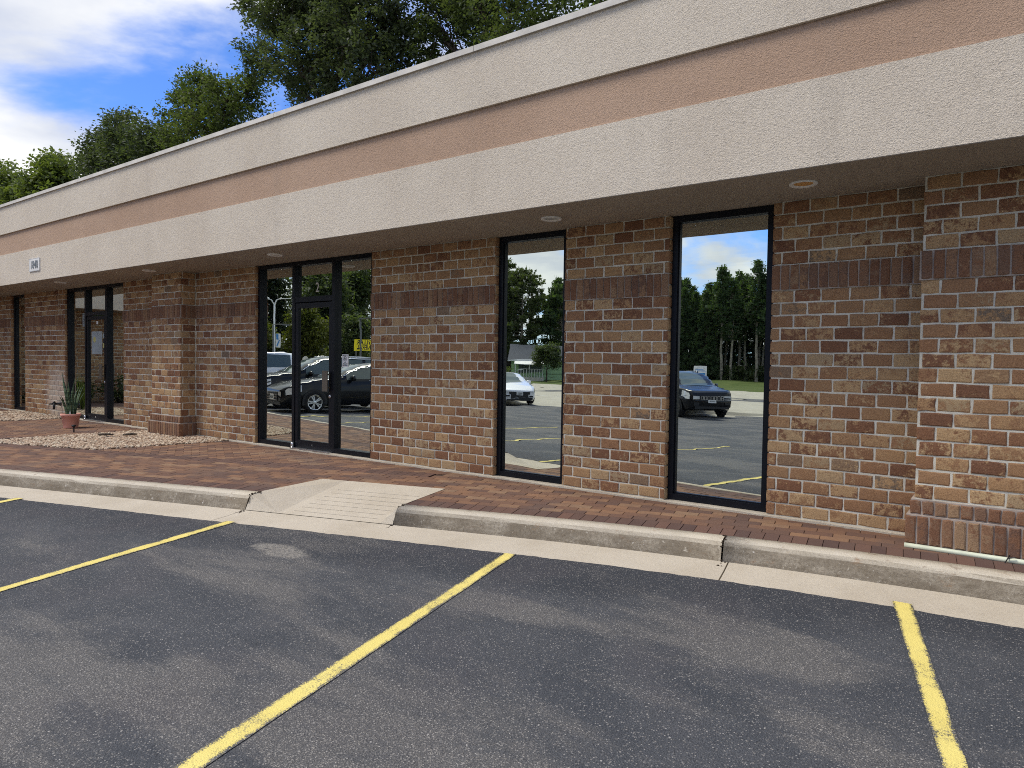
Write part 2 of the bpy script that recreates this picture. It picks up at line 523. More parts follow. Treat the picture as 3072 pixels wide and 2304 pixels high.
def make_leaf(name, ca, cb, cc, trans=0.35):
    k = NT(name)
    p = k.pos()
    n1 = k.noise(p, 0.55, 4, 0.6)
    n2 = k.noise(p, 6.0, 3, 0.6)
    c = k.mix(k.ramp(n1, 0.32, 0.68), ca, cb)
    c = k.mix(k.ramp(n2, 0.48, 0.75, 0.0, 0.75), c, cc)
    b = k.bsdf(c, 0.6, 0.25)
    t = k.n('ShaderNodeBsdfTranslucent')
    k.l(k.mix(1.0, c, (0.9, 1.0, 0.35), 'MULTIPLY'), t.inputs['Color'])
    mx = k.n('ShaderNodeMixShader'); mx.inputs[0].default_value = trans
    k.l(b, mx.inputs[1]); k.l(t.outputs[0], mx.inputs[2])
    return k.done(mx.outputs[0])
def make_grass():
    k = NT('lawn_grass')
    p = k.pos()
    c = k.mix(k.ramp(k.noise(p, 0.4, 6, 0.65), 0.3, 0.7), (0.062, 0.095, 0.022), (0.11, 0.135, 0.04))
    c = k.mix(k.ramp(k.noise(p, 30, 3), 0.4, 0.7, 0.0, 0.5), c, (0.035, 0.055, 0.014))
    return k.done(k.bsdf(c, 0.9, 0.1, 0, k.bump(k.noise(p, 60, 3), 0.8, 0.03)))
def make_stone():
    k = NT('gravel_stone')
    t = k.tone()
    r2 = k.math('FRACT', k.math('MULTIPLY', t, 13.7))
    c = k.cramp(r2, [(0, (0.24, 0.16, 0.105)), (0.3, (0.42, 0.30, 0.205)), (0.6, (0.52, 0.41, 0.295)), (0.85, (0.60, 0.51, 0.38)), (1, (0.36, 0.30, 0.24))])
    c = k.mix(k.ramp(k.noise(k.pos(), 60, 4), 0.35, 0.7, 0.3, 0.0), c, (0.2, 0.14, 0.1))
    return k.done(k.bsdf(c, 0.8, 0.3))
def make_snake():
    k = NT('snake_leaf')
    p = k.pos((1, 1, 1))
    band = k.noise(k.pos((3, 3, 34)), 1.0, 3, 0.6, 0.6)
    c = k.mix(k.ramp(band, 0.42, 0.58), (0.022, 0.050, 0.026), (0.105, 0.155, 0.082))
    return k.done(k.bsdf(c, 0.45, 0.4))
def make_terracotta():
    k = NT('terracotta')
    p = k.pos()
    c = k.mix(k.ramp(k.noise(p, 7, 5), 0.3, 0.7), (0.58, 0.27, 0.205), (0.68, 0.35, 0.275))
    return k.done(k.bsdf(c, 0.65, 0.3))
def make_bark():
    k = NT('bark')
    c = k.mix(k.ramp(k.noise(k.pos((6, 6, 1.2)), 3, 5, 0.7), 0.35, 0.65), (0.030, 0.024, 0.019), (0.10, 0.083, 0.066))
    return k.done(k.bsdf(c, 0.9, 0.1))

MAT = {}
MAT['cream'] = make_stucco('cream_stucco', (0.60, 0.525, 0.43), (0.67, 0.598, 0.497))
MAT['tan'] = make_stucco('tan_stucco', (0.43, 0.295, 0.21), (0.49, 0.345, 0.25))
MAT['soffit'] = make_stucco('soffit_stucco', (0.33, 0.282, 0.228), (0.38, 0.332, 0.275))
MAT['brick'] = make_brick('brick_clay')
MAT['soldier'] = make_brick('soldier_clay', True)
MAT['mortar'] = make_mortar()
k = NT('purple_mortar')
MAT['mortar_p'] = k.done(k.bsdf(k.mix(k.ramp(k.noise(k.pos(), 7, 4), 0.3, 0.7), (0.28, 0.23, 0.195), (0.40, 0.34, 0.295)), 0.95, 0.1))
MAT['paver'] = make_paver('clay_paver')
MAT['paver_d'] = make_paver('dark_paver', True)
MAT['sand'] = simple('joint_sand', (0.07, 0.052, 0.042), 0.95, 0.1, var=0.3, scale=30)
MAT['kerb'] = make_concrete('kerb_concrete', (0.47, 0.42, 0.335), (0.56, 0.51, 0.42), 1.0)
MAT['gutter'] = make_concrete('gutter_concrete', (0.45, 0.395, 0.31), (0.53, 0.475, 0.385))
MAT['road'] = make_concrete('road_concrete', (0.40, 0.37, 0.30), (0.48, 0.45, 0.37))
MAT['asphalt'] = make_asphalt()
MAT['yellow'] = make_yellow()
MAT['white_paint'] = simple('white_road_paint', (0.62, 0.60, 0.54), 0.8)
MAT['frame'] = simple('bronze_frame', (0.0050, 0.0062, 0.0098), 0.42, 0.22)
MAT['glass'] = make_glass()
MAT['coping'] = simple('coping_metal', (0.60, 0.57, 0.52), 0.8, 0.15)
MAT['roof'] = simple('roof_membrane', (0.25, 0.25, 0.25), 0.9)
MAT['white'] = simple('white_plastic', (0.72, 0.72, 0.70), 0.5)
MAT['offwhite'] = simple('aged_white', (0.55, 0.52, 0.46), 0.5)
MAT['black'] = simple('black_plastic', (0.012, 0.012, 0.013), 0.5)
MAT['ink'] = simple('dark_ink', (0.03, 0.045, 0.055), 0.6)
MAT['digit_grey'] = simple('grey_digit', (0.14, 0.17, 0.19), 0.6)
MAT['silver'] = simple('bare_aluminium', (0.62, 0.62, 0.62), 0.3, 0.5, 0.9)
MAT['chrome'] = simple('chrome_trim', (0.80, 0.80, 0.80), 0.12, 0.5, 1.0)
MAT['handle'] = simple('bronze_handle', (0.135, 0.115, 0.09), 0.4, 0.5, 0.4)
MAT['lens'] = simple('amber_lens', (0.62, 0.33, 0.10), 0.35, 0.4)
MAT['lamp_in'] = simple('lamp_reflector', (0.35, 0.33, 0.30), 0.3, 0.5)
MAT['paper'] = simple('grey_paper', (0.30, 0.34, 0.34), 0.5, 0.4)
MAT['paper_y'] = simple('yellow_print', (0.50, 0.46, 0.16), 0.5)
MAT['pipe'] = simple('pale_green_pipe', (0.56, 0.60, 0.47), 0.45, var=0.2, scale=5)
MAT['stone'] = make_stone()
MAT['soil'] = simple('soil', (0.035, 0.025, 0.018), 0.95, 0.1, var=0.4, scale=40)
MAT['snake'] = make_snake()
MAT['pot'] = make_terracotta()
MAT['bark'] = make_bark()
MAT['bark_l'] = simple('pale_bark', (0.30, 0.26, 0.21), 0.9, 0.1, var=0.35, scale=4)
MAT['grass'] = make_grass()
MAT['leaf_dark'] = make_leaf('dark_leaf', (0.064, 0.084, 0.052), (0.092, 0.114, 0.070), (0.130, 0.150, 0.098), .5)
MAT['leaf_mid'] = make_leaf('mid_leaf', (0.078, 0.104, 0.048), (0.106, 0.136, 0.062), (0.145, 0.168, 0.084), .52)
MAT['leaf_yg'] = make_leaf('yellow_green_leaf', (0.070, 0.098, 0.042), (0.105, 0.134, 0.055), (0.165, 0.180, 0.090), .5)
MAT['leaf_light'] = make_leaf('light_leaf', (0.115, 0.150, 0.050), (0.155, 0.190, 0.068), (0.205, 0.235, 0.100), .5)
MAT['leaf_yellow'] = make_leaf('yellowish_leaf', (0.085, 0.105, 0.020), (0.130, 0.140, 0.028), (0.190, 0.180, 0.045), .5)
MAT['needle'] = make_leaf('pine_needle', (0.066, 0.108, 0.050), (0.094, 0.138, 0.060), (0.125, 0.160, 0.075), 0.5)
MAT['needle_y'] = make_leaf('red_pine_needle', (0.078, 0.104, 0.042), (0.108, 0.132, 0.052), (0.140, 0.158, 0.070), 0.45)

# ------------------------------------------------------------------ ground geometry
CS = 0.1016                       # one brick course
BL = 0.2032                       # one brick length with its joint
ZT = 25 * CS                      # soffit height
SL = 0.033                        # the whole site falls away from the building
W0, A0 = -0.02, -0.155
def wz(y): return W0 + SL * y
def gz(y):                        # height of the parking lot and the land beyond
    if y > -16.5: return A0 + SL * y
    g = A0 + SL * -16.5
    return g + (y + 16.5) * 0.0068 if y > -75 else g - 0.40
def kerb_y(x):
    if x < -2.8: return -1.125 + 0.278 * (x + 2.8)
    t = min(x, 0.6) + 2.8
    y = -1.125 + 0.278 * t - 0.5 * (0.198 / 3.4) * t * t
    return y + 0.08 * max(0, x - 0.6)
def kerb_slope(x):
    if x < -2.8: return 0.278
    if x < 0.6: return 0.278 - 0.198 * (x + 2.8) / 3.4
    return 0.08
def kpt(x, off):                  # point at a distance off outwards (towards the cars) of the kerb's back edge
    s = kerb_slope(x); l = math.hypot(1, s)
    return x + off * s / l, kerb_y(x) - off / l
KX = [-34, -30, -26, -22, -19, -16, -13, -11, -9.5, -8, -7, -6.2, -5.37, -5, -4.6, -4.2, -3.83, -3.4, -3, -2.7, -2.4, -2.1, -1.8, -1.5, -1.162,
      -0.9, -0.6, -0.3, 0, 0.3, 0.6, 1.0, 1.5, 2.2, 3.0, 4.0, 6.0]

# asphalt: one long sheet that follows the fall of the site, its edge on the gutter
mb = MB()
EDGE = 0.62
ys = [-3, -5, -8, -12, -16.5, -20.0]
rows = []
fine = [-12 + .03 * i for i in range(int(14 / .03))]
er = random.Random(4)
ej = 0.0
for x in [-90, -60] + [q for q in KX if q < -12] + fine + [q for q in KX if q > 2] + [10, 20, 40, 80]:
    if x <= 6:
        ej = ej * .75 + er.uniform(-.004, .004)
        ex, ey = kpt(x, EDGE + ej + er.uniform(-.003, .003))
    else:
        ex, ey = x, kpt(6, EDGE)[1]
    col = [(ex, ey, A0 + SL * ey)]
    n = 8
    for i in range(1, n + 1):
        t = i / n
        y = ey * (1 - t) + (-20.0) * t if ey > -20 else ey - 0.1 * i
        if i == n and ey > -20: y = -20.0
        col.append((ex, y, gz(y)))
    rows.append(col)
vs = [p for c in rows for p in c]
fs = []
nn = 9
for i in range(len(rows) - 1):
    for j in range(nn - 1):
        fs.append((i * nn + j, i * nn + j + 1, (i + 1) * nn + j + 1, (i + 1) * nn + j))
mb.add(vs, fs)
# a bed of the same asphalt runs a little way under the gutter and the far road edge
tag(mb.build('parking_lot', MAT['asphalt']), 'dark worn asphalt parking lot with pale specks before the kerb', kind='structure')

# far land: lawn sheet to the horizon, 6 cm under the lot so that nothing is flush
def sheet(name, y0, y1, x0, x1, dz, mat, n=12, **kw):
    b = MB()
    yy = [y0 + (y1 - y0) * i / n for i in range(n + 1)]
    b.add([(x, y, gz(y) + dz) for y in yy for x in (x0, x1)], [(2 * i, 2 * i + 1, 2 * i + 3, 2 * i + 2) for i in range(n)])
    return tag(b.build(name, mat), kind='structure', **kw)
bb = MB()
yy = [60, 12, 0, -8, -16.5, -30, -50, -75, -300, -1500]
bb.add([(x, y, (gz(min(y, 0)) if y < 0 else -0.35) - 0.12) for y in yy for x in (-1500, 1500)],
       [(2 * i, 2 * i + 1, 2 * i + 3, 2 * i + 2) for i in range(len(yy) - 1)])
bb.add([(x, y, -0.47 if y < 61 else -0.7) for y in (60, 1500) for x in (-1500, 1500)], [(0, 2, 3, 1)])
tag(bb.build('ground', MAT['grass']), 'grassy ground reaching to the horizon', kind='structure')
sheet('road', -23.6, -36.0, -150, 120, -0.02, MAT['road'], label='pale concrete road beyond the parking lot')
sheet('dark_road_strip', -36.0, -38.2, -150, 120, -0.01, MAT['asphalt'], n=3, label='dark strip between the two carriageways')  # strip in asphalt colour, darker than the concrete on either side
sheet('far_road', -38.2, -52.0, -150, 120, -0.02, MAT['road'], label='far carriageway of pale concrete before the lawn')
# raised concrete island between lot and road, open where the driveway leaves the lot (left part)
ib = MB()
prof = [(-20.0, -0.03), (-20.5, 0.0), (-20.62, 0.13), (-20.8, 0.16), (-23.2, 0.16), (-23.45, 0.13), (-23.6, -0.02)]
for xa, xb in ((-11.5, 60),):
    vs = [(x, y, gz(y) + d) for x in (xa, xb) for y, d in prof]
    nP = len(prof)
    ib.add(vs, [(i, i + 1, nP + i + 1, nP + i) for i in range(nP - 1)] + [tuple(range(nP - 1, -1, -1)), tuple(range(nP, 2 * nP))])
tag(ib.build('traffic_island', MAT['road']), 'raised pale concrete island between lot and road', kind='structure')
sheet('driveway', -20.0, -23.6, -60, -11.5, -0.006, MAT['road'], n=3, label='pale concrete driveway apron joining the road')
for yl in (-29.8, -45.0):
    sheet('road_line', yl, yl - 0.14, -150, 120, -0.012, MAT['white_paint'], n=1, label='white lane line on the concrete road')
lawn = sheet('lawn', -52.0, -110.0, -150, 120, -0.03, MAT['grass'], n=6, label='mown lawn between road and pine wood')

# ------------------------------------------------------------------ kerb, gutter, ramp
KP = [(0.0, -0.25), (0.0, 0.0), (0.10, 0.0), (0.135, -0.010), (0.160, -0.034), (0.175, -0.075), (0.198, -0.130), (0.205, -0.25)]
def interp_prof(o):
    q = [(0.0, 0.0), (0.10, 0.0), (0.135, -0.010), (0.160, -0.034), (0.175, -0.075), (0.198, -0.130), (0.205, -0.138), (0.4, -0.142)]
    for (a, va), (c, vc) in zip(q, q[1:]):
        if o <= c: return va + (vc - va) * (o - a) / (c - a)
    return -0.142
def along(x0, x1):
    return [x0] + [x for x in KX if x0 + 1e-4 < x < x1 - 1e-4] + [x1]
def sweep(x0, x1, prof, dense=True, wob=0.0):
    xs = along(x0, x1)
    if dense:
        out = []
        for a, b in zip(xs, xs[1:]):
            n = max(1, int((b - a) / 0.25)) if b > -12 else 1
            out += [a + (b - a) * i / n for i in range(n)]
        xs = out + [x1]
    b = MB()
    n = len(prof)
    vs = []
    for x in xs:
        for i, (o, dz) in enumerate(prof):
            j = wob * (R.random() - 0.5) if 1 < i < n - 1 else 0
            px, py = kpt(x, o + j)
            vs.append((px, py, wz(py) + dz + (j * 0.6)))
    fs = [(a * n + i, a * n + i + 1, (a + 1) * n + i + 1, (a + 1) * n + i) for a in range(len(xs) - 1) for i in range(n - 1)]
    fs += [tuple(range(n)), tuple((len(xs) - 1) * n + i for i in range(n - 1, -1, -1))]
    b.add(vs, fs)
    return b
kerb = empty('kerb', kind='structure', label='weathered concrete kerb with rounded edge along the pavement')
RX0, RX1 = -5.375, -3.835
for a, b_ in ((-34, -13.0), (-12.99, RX0 - 0.006), (RX1 + 0.005, -1.166), (-1.154, 6.0)):
    sweep(a, b_, KP, True, 0.006).build('kerb_section', MAT['kerb'], kerb, True)
GP = [(0.2, -0.30), (0.2, -0.137), (0.4, -0.143), (0.66, -0.1395), (0.66, -0.30)]
gut = empty('gutter', kind='structure', label='pale concrete gutter between kerb and asphalt')
for a, b_ in ((-34, -13.0), (-12.992, -5.40), (-5.393, -1.118), (-1.108, 6.0)):
    sweep(a, b_, GP, False).build('gutter_section', MAT['gutter'], gut)

def P(x, y, dz=0.0): return Vector((x, y, wz(y) + dz))
r1 = P(*kpt(RX0, 0.0), 0.002); r4 = P(*kpt(RX1, 0.0), 0.002)
r2 = P(-5.38, -1.09, 0.003); r3 = P(-3.97, -0.72, 0.003)
f1 = P(*kpt(RX0 + 0.36, 0.203), -0.132); f2 = P(*kpt(RX1 - 0.12, 0.203), -0.132)
k1 = P(*kpt(RX0, 0.203), -0.132); k4 = P(*kpt(RX1, 0.203), -0.132)
t1 = P(*kpt(RX0, 0.125), -0.004); t4 = P(*kpt(RX1, 0.125), -0.004)
ramp = empty('kerb_ramp', kind='structure', label='sloped concrete kerb ramp with scored lines')
b = MB()
m2 = r2.lerp(r3, 0.20)
# main slope is cut into strips by scored grooves
NS = 7
def rampq(u, v, dz=0.0):          # u across 0..1, v up 0..1
    a = f1.lerp(f2, u); c = m2.lerp(r3, u)
    p = a.lerp(c, v)
    return Vector((p.x, p.y, p.z + dz))
g0, g1 = 0.10, 0.92
gr = []
for i in range(NS):
    v = 0.09 + i * 0.105
    gr.append((v, v + 0.008))
edges = [0.0] + [x for g in gr for x in g] + [1.0]
for i in range(len(edges) - 1):
    v0, v1 = edges[i], edges[i + 1]
    isg = i % 2 == 1
    for (ua, ub) in ((0.0, g0), (g0, g1), (g1, 1.0)):
        d = -0.006 if (isg and ua == g0) else 0.0
        q = [rampq(ua, v0, d), rampq(ub, v0, d), rampq(ub, v1, d), rampq(ua, v1, d)]
        b.add(q, [(0, 1, 2, 3)])
        if d:
            q2 = [rampq(ua, v0), rampq(ub, v0), rampq(ub, v1), rampq(ua, v1)]
            for e in range(4):
                b.add([q2[e], q2[(e + 1) % 4], q[(e + 1) % 4], q[e]], [(0, 1, 2, 3)])
b.build('ramp_slope', MAT['gutter'], ramp)
b = MB()
b.add([r1, t1, f1, m2, r2], [(0, 1, 2), (0, 2, 3), (0, 3, 4)])
b.add([t1, k1, f1], [(0, 1, 2)])
b.add([r4, r3, f2, t4, k4], [(0, 1, 2), (0, 2, 3), (3, 2, 4)])
dn = Vector((0, 0, -0.12))
for p, q in ((r2, r3),):
    b.add([p, q, q + dn, p + dn], [(0, 1, 2, 3)])
b.build('ramp_flare', MAT['gutter'], ramp)

dr_ = random.Random(31)
db = MB()
for cx_, spread, n_ in ((RX0, .018, 50), (-1.16, .008, 26), (RX1, .01, 20)):
    for i in range(n_):
        o__ = dr_.uniform(.0, .30)
        q = Vector((*kpt(cx_ + dr_.gauss(0, spread), o__), 0))
        dzz = interp_prof(o__)
        r_ = dr_.uniform(.004, .014)
        z = wz(q.y) + dzz
        a0 = dr_.uniform(0, 6.28)
        db.add([(q.x + r_ * math.cos(a0 + t) * dr_.uniform(.6, 1.2), q.y + r_ * math.sin(a0 + t) * dr_.uniform(.6, 1.2), z) for t in (0, 1.3, 2.5, 3.8, 5.0)] + [(q.x, q.y, z + r_ * .6)],
               [(0, 1, 5), (1, 2, 5), (2, 3, 5), (3, 4, 5), (4, 0, 5)])
tag(db.build('dirt', MAT['soil']), 'dark dirt and grit caught in the kerb joints', kind='stuff')

# ------------------------------------------------------------------ pavement of clay pavers
pave = empty('pavement', kind='structure', label='reddish brown clay paver pavement along the building')
mb = MB()
pts = [kpt(x, -0.003) for x in KX]
vs = [(x, y, wz(y) - 0.012) for x, y in pts] + [(x, 0.2, wz(0.2) - 0.012) for x, y in pts]
n = len(pts)
RAMP = [(r1.x, r1.y), (r4.x, r4.y), (r3.x, r3.y), (r2.x, r2.y)]
fs = []
for i in range(n - 1):
    fs.append((i, i + 1, n + i + 1, n + i))
# the joint bed stops short of the ramp: split the columns there
vs2, fs2 = [], []
for i in range(n - 1):
    x0, x1 = KX[i], KX[i + 1]
    inr = x0 >= RX0 - 0.02 and x1 <= RX1 + 0.02
    ya, yb = pts[i][1], pts[i + 1][1]
    if inr:
        ta = (x0 - RX0) / (RX1 - RX0); tb = (x1 - RX0) / (RX1 - RX0)
        ya = -1.09 + 0.37 * ta + 0.03; yb = -1.09 + 0.37 * tb + 0.03
        xa, xb = x0, x1
    else:
        xa, xb = pts[i][0], pts[i + 1][0]
    bse = len(vs2)
    vs2 += [(xa, ya, wz(ya) - 0.012), (xb, yb, wz(yb) - 0.012), (xb, 0.2, wz(0.2) - 0.012), (xa, 0.2, wz(0.2) - 0.012)]
    fs2.append((bse, bse + 1, bse + 2, bse + 3))
mb.add(vs2, fs2)
mb.build('joint_bed', MAT['sand'], pave)

def clip(poly, n, c, keep_neg=True):
    out = []
    for i in range(len(poly)):
        a, b_ = poly[i], poly[(i + 1) % len(poly)]
        da = a[0] * n[0] + a[1] * n[1] - c
        db = b_[0] * n[0] + b_[1] * n[1] - c
        if not keep_neg: da, db = -da, -db
        if da <= 0: out.append(a)
        if (da < 0) != (db < 0) and abs(da - db) > 1e-12:
            t = da / (da - db)
            out.append((a[0] + (b_[0] - a[0]) * t, a[1] + (b_[1] - a[1]) * t))
    return out
def area(p):
    return abs(sum(p[i][0] * p[(i + 1) % len(p)][1] - p[(i + 1) % len(p)][0] * p[i][1] for i in range(len(p)))) / 2
def subtract(poly, convex):
    """convex (counter-clockwise) cut out of poly -> list of polygons"""
    out, rem = [], poly
    for i in range(len(convex)):
        a, b_ = convex[i], convex[(i + 1) % len(convex)]
        nx, ny = b_[1] - a[1], -(b_[0] - a[0])
        l = math.hypot(nx, ny); nx /= l; ny /= l
        c = a[0] * nx + a[1] * ny
        o = clip(rem, (nx, ny), c, False)
        if len(o) > 2 and area(o) > 2e-4: out.append(o)
        rem = clip(rem, (nx, ny), c, True)
        if len(rem) < 3: break
    return out
GRAVEL = [(-8.9, -0.02), (-11.17, -0.02), (-11.97, -2.2), (-9.63, -1.57)]
GRAVEL2 = [(-14.55, -0.02), (-17.15, -0.02), (-17.95, -2.15), (-15.25, -1.42)]
J = 0.0022
pavers = []                        # (polygon, dark)
def inside(p, poly):
    s = 0
    for i in range(len(poly)):
        a, b_ = poly[i], poly[(i + 1) % len(poly)]
        cr = (b_[0] - a[0]) * (p[1] - a[1]) - (b_[1] - a[1]) * (p[0] - a[0])
        if cr < 0: return False
    return True
def add_paver(poly, dark, region=None):
    poly = clip(poly, (0, 1), -0.022)
    if len(poly) < 3 or area(poly) < 3e-4: return
    cx = sum(p[0] for p in poly) / len(poly); cy = sum(p[1] for p in poly) / len(poly)
    ps = [poly]
    for hole in (RAMP, GRAVEL, GRAVEL2):
        q = []
        for p in ps:
            hx = [h[0] for h in hole]; hy = [h[1] for h in hole]
            if max(v[0] for v in p) < min(hx) or min(v[0] for v in p) > max(hx) or max(v[1] for v in p) < min(hy) or min(v[1] for v in p) > max(hy):
                q.append(p)
            else:
                q += subtract(p, hole)
        ps = q
    for p in ps:
        if area(p) > 5e-4: pavers.append((p, dark))
# ---- rows that follow the kerb
def arc_positions(off, step, x0, x1, phase):
    xs = []
    x = x0
    s = -phase
    dx = 0.01
    px, py = kpt(x, -off)
    nextd = 0.0
    acc = -phase * step
    while x < x1:
        qx, qy = kpt(x + dx, -off)
        acc += math.hypot(qx - px, qy - py)
        if acc >= nextd:
            xs.append(x + dx)
            nextd += step
        px, py = qx, qy
        x += dx
    return xs
BAND0, BAND1 = 1.20, 1.40
XL, XR = -21.0, 1.6
def row(o0, o1, step, phase, x0, x1, dark):
    xs = arc_positions((o0 + o1) / 2, step, x0, x1, phase)
    for a, c in zip(xs, xs[1:]):
        q = [kpt(a + J * .5, -o0 - J * .5), kpt(c - J * .5, -o0 - J * .5), kpt(c - J * .5, -o1 + J * .5), kpt(a + J * .5, -o1 + J * .5)]
        if min(p[1] for p in q) > -0.03: continue
        d = dark
        add_paver(q, d)
row(0.0, 0.2, 0.1, 0.3, XL, XR, True)
for i in range(10):
    row(0.2 + i * 0.1, 0.3 + i * 0.1, 0.2, (i % 2) * 0.5 + R.random() * 0.08, XL, XR, False)
row(BAND0, BAND1, 0.1, 0.1, XL, -4.2, True)
for i in range(3):                  # rows against the wall, right of the band
    row(1.2 + i * 0.1, 1.3 + i * 0.1, 0.2, (i % 2) * 0.5, -4.2, -1.0, False)
# ---- rows at 45 degrees to the kerb behind the band
th = math.atan2(0.278, 1) + math.radians(45)
ca, sa = math.cos(th), math.sin(th)
kn = (0.278 / math.hypot(1, 0.278), -1 / math.hypot(1, 0.278))      # outward normal of the straight kerb
kc = kn[0] * -2.8 + kn[1] * -1.125
for iv in range(-70, 170):
    for iu in range(-70, 60):
        u = iu * 0.2 + (iv % 2) * 0.1
        v = iv * 0.1
        cx, cy = -10 + ca * u - sa * v, -1.0 + sa * u + ca * v
        if cy > 0.15 or cx < XL or cx > -3.9: continue
        offc = -(kn[0] * cx + kn[1] * cy - kc)
        if offc < BAND1 - 0.12: continue
        q = [(-10 + ca * (u + s * (0.1 - J * .5)) - sa * (v + t * (0.05 - J * .5)), -1.0 + sa * (u + s * (0.1 - J * .5)) + ca * (v + t * (0.05 - J * .5)))
             for s, t in ((-1, -1), (1, -1), (1, 1), (-1, 1))]
        q = clip(q, kn, kc - BAND1 - J * .5)
        if len(q) > 2: add_paver(q, False)
def paver_geo(poly, rng):
    """top at z=0 local, small chamfer; returns verts, faces about the centre"""
    cx = sum(p[0] for p in poly) / len(poly); cy = sum(p[1] for p in poly) / len(poly)
    top, low = [], []
    dz = rng.uniform(-0.0016, 0.0016); tx = rng.uniform(-0.006, 0.006); ty = rng.uniform(-0.006, 0.006)
    for x, y in poly:
        dx, dy = x - cx, y - cy
        l = math.hypot(dx, dy) or 1
        s = max(0.3, 1 - 0.004 / l)
        zc = SL * dy
        top.append((dx * s, dy * s, zc + dz + tx * dx + ty * dy))
        low.append((dx, dy, zc + dz - 0.004))
    base = [(x, y, z - 0.02) for x, y, z in low]
    n = len(poly)
    fs = [tuple(range(n))]
    for i in range(n):
        j = (i + 1) % n
        fs.append((n + i, n + j, j, i))
        fs.append((2 * n + i, 2 * n + j, n + j, n + i))
    return (cx, cy, wz(cy)), top + low + base, fs
def ccw(p):
    s = sum(p[i][0] * p[(i + 1) % len(p)][1] - p[(i + 1) % len(p)][0] * p[i][1] for i in range(len(p)))
    return p if s > 0 else p[::-1]
sized = []
for poly, dark in pavers:
    pr = [project((x, y, wz(y))) for x, y in poly]
    if any(p is None for p in pr):
        sized.append((0, poly, dark)); continue
    cx = sum(p[0] for p in pr) / len(pr); cy = sum(p[1] for p in pr) / len(pr)
    a = area(pr) if -5 < cx < 1030 and -5 < cy < 775 else 0
    sized.append((a, poly, dark))
sized.sort(key=lambda t: -t[0])
prng = random.Random(3)
shared = {}
rest = {False: MB(), True: MB()}
for i, (a, poly, dark) in enumerate(sized):
    c, vs, fs = paver_geo(ccw(poly), prng)
    t = prng.uniform(0.02, 0.98)
    if i < 300 and a > 0:
        b = MB(); b.add(vs, fs)
        o = b.build('paver', MAT['paver_d' if dark else 'paver'], pave, loc=c)
        o['tone'] = t
    else:
        rest[dark].add([(v[0] + c[0], v[1] + c[1], v[2] + c[2]) for v in vs], fs, t)
tag(rest[False].build('distant_paver', MAT['paver'], pave), kind='stuff')
tag(rest[True].build('distant_border_paver', MAT['paver_d'], pave), kind='stuff')

# ------------------------------------------------------------------ gravel beds
def gravel(poly, name, label, count, seed):
    rng = random.Random(seed)
    ico_v, ico_f = [], []
    ph = (1 + 5 ** .5) / 2
    for v in [(-1, ph, 0), (1, ph, 0), (-1, -ph, 0), (1, -ph, 0), (0, -1, ph), (0, 1, ph), (0, -1, -ph), (0, 1, -ph), (ph, 0, -1), (ph, 0, 1), (-ph, 0, -1), (-ph, 0, 1)]:
        ico_v.append(Vector(v).normalized())
    ico_f = [(0, 11, 5), (0, 5, 1), (0, 1, 7), (0, 7, 10), (0, 10, 11), (1, 5, 9), (5, 11, 4), (11, 10, 2), (10, 7, 6), (7, 1, 8), (3, 9, 4), (3, 4, 2), (3, 2, 6), (3, 6, 8), (3, 8, 9), (4, 9, 5), (2, 4, 11), (6, 2, 10), (8, 6, 7), (9, 8, 1)]
    b = MB()
    x0, x1 = min(p[0] for p in poly), max(p[0] for p in poly)
    y0, y1 = min(p[1] for p in poly), max(p[1] for p in poly)
    n = 0
    while n < count:
        x, y = rng.uniform(x0, x1), rng.uniform(y0, y1)
        if not inside((x, y), poly): continue
        r = rng.uniform(0.013, 0.029)
        sx, sy, sz = r * rng.uniform(.8, 1.35), r * rng.uniform(.7, 1.1), r * rng.uniform(.5, .8)
        M = Matrix.Translation((x, y, wz(y) + rng.uniform(-0.006, 0.018))) @ Matrix.Rotation(rng.uniform(0, 6.3), 4, 'Z') @ Matrix.Rotation(rng.uniform(-.5, .5), 4, 'X') @ Matrix.Diagonal((sx, sy, sz, 1))
        b.add([M @ (v * rng.uniform(.85, 1.15)) for v in ico_v], ico_f, rng.uniform(.02, .98))
        n += 1
    # soil under the stones
    g = [(p[0], p[1], wz(p[1]) - 0.008) for p in poly]
    o = b.build(name, MAT['stone'])
    s = MB(); s.add(g, [tuple(range(len(g)))])
    s.build('soil', MAT['soil'], o)
    return tag(o, label, kind='stuff')
gravel(GRAVEL, 'gravel', 'bed of tan pebbles round the brick pier left of door two', 8200, 1)
gravel(GRAVEL2, 'gravel', 'bed of tan pebbles under the narrow window at far left', 5000, 2)
for poly, lab in ((GRAVEL, 'thin black edging behind the larger pebble bed'),):
    b = MB()
    for a, c in ((1, 2),):
        pa, pb = Vector((*poly[a], 0)), Vector((*poly[c], 0))
        d = (pb - pa).normalized(); nrm = Vector((-d.y, d.x, 0)) * 0.012
        q = [pa + nrm, pb + nrm, pb - nrm, pa - nrm]
        up = 0.022
        b.add([(v.x, v.y, wz(v.y) - 0.01) for v in q] + [(v.x, v.y, wz(v.y) + up) for v in q],
              [(0, 1, 5, 4), (1, 2, 6, 5), (2, 3, 7, 6), (3, 0, 4, 7), (4, 5, 6, 7)])
    tag(b.build('garden_edging', MAT['black']), lab, 'edging')

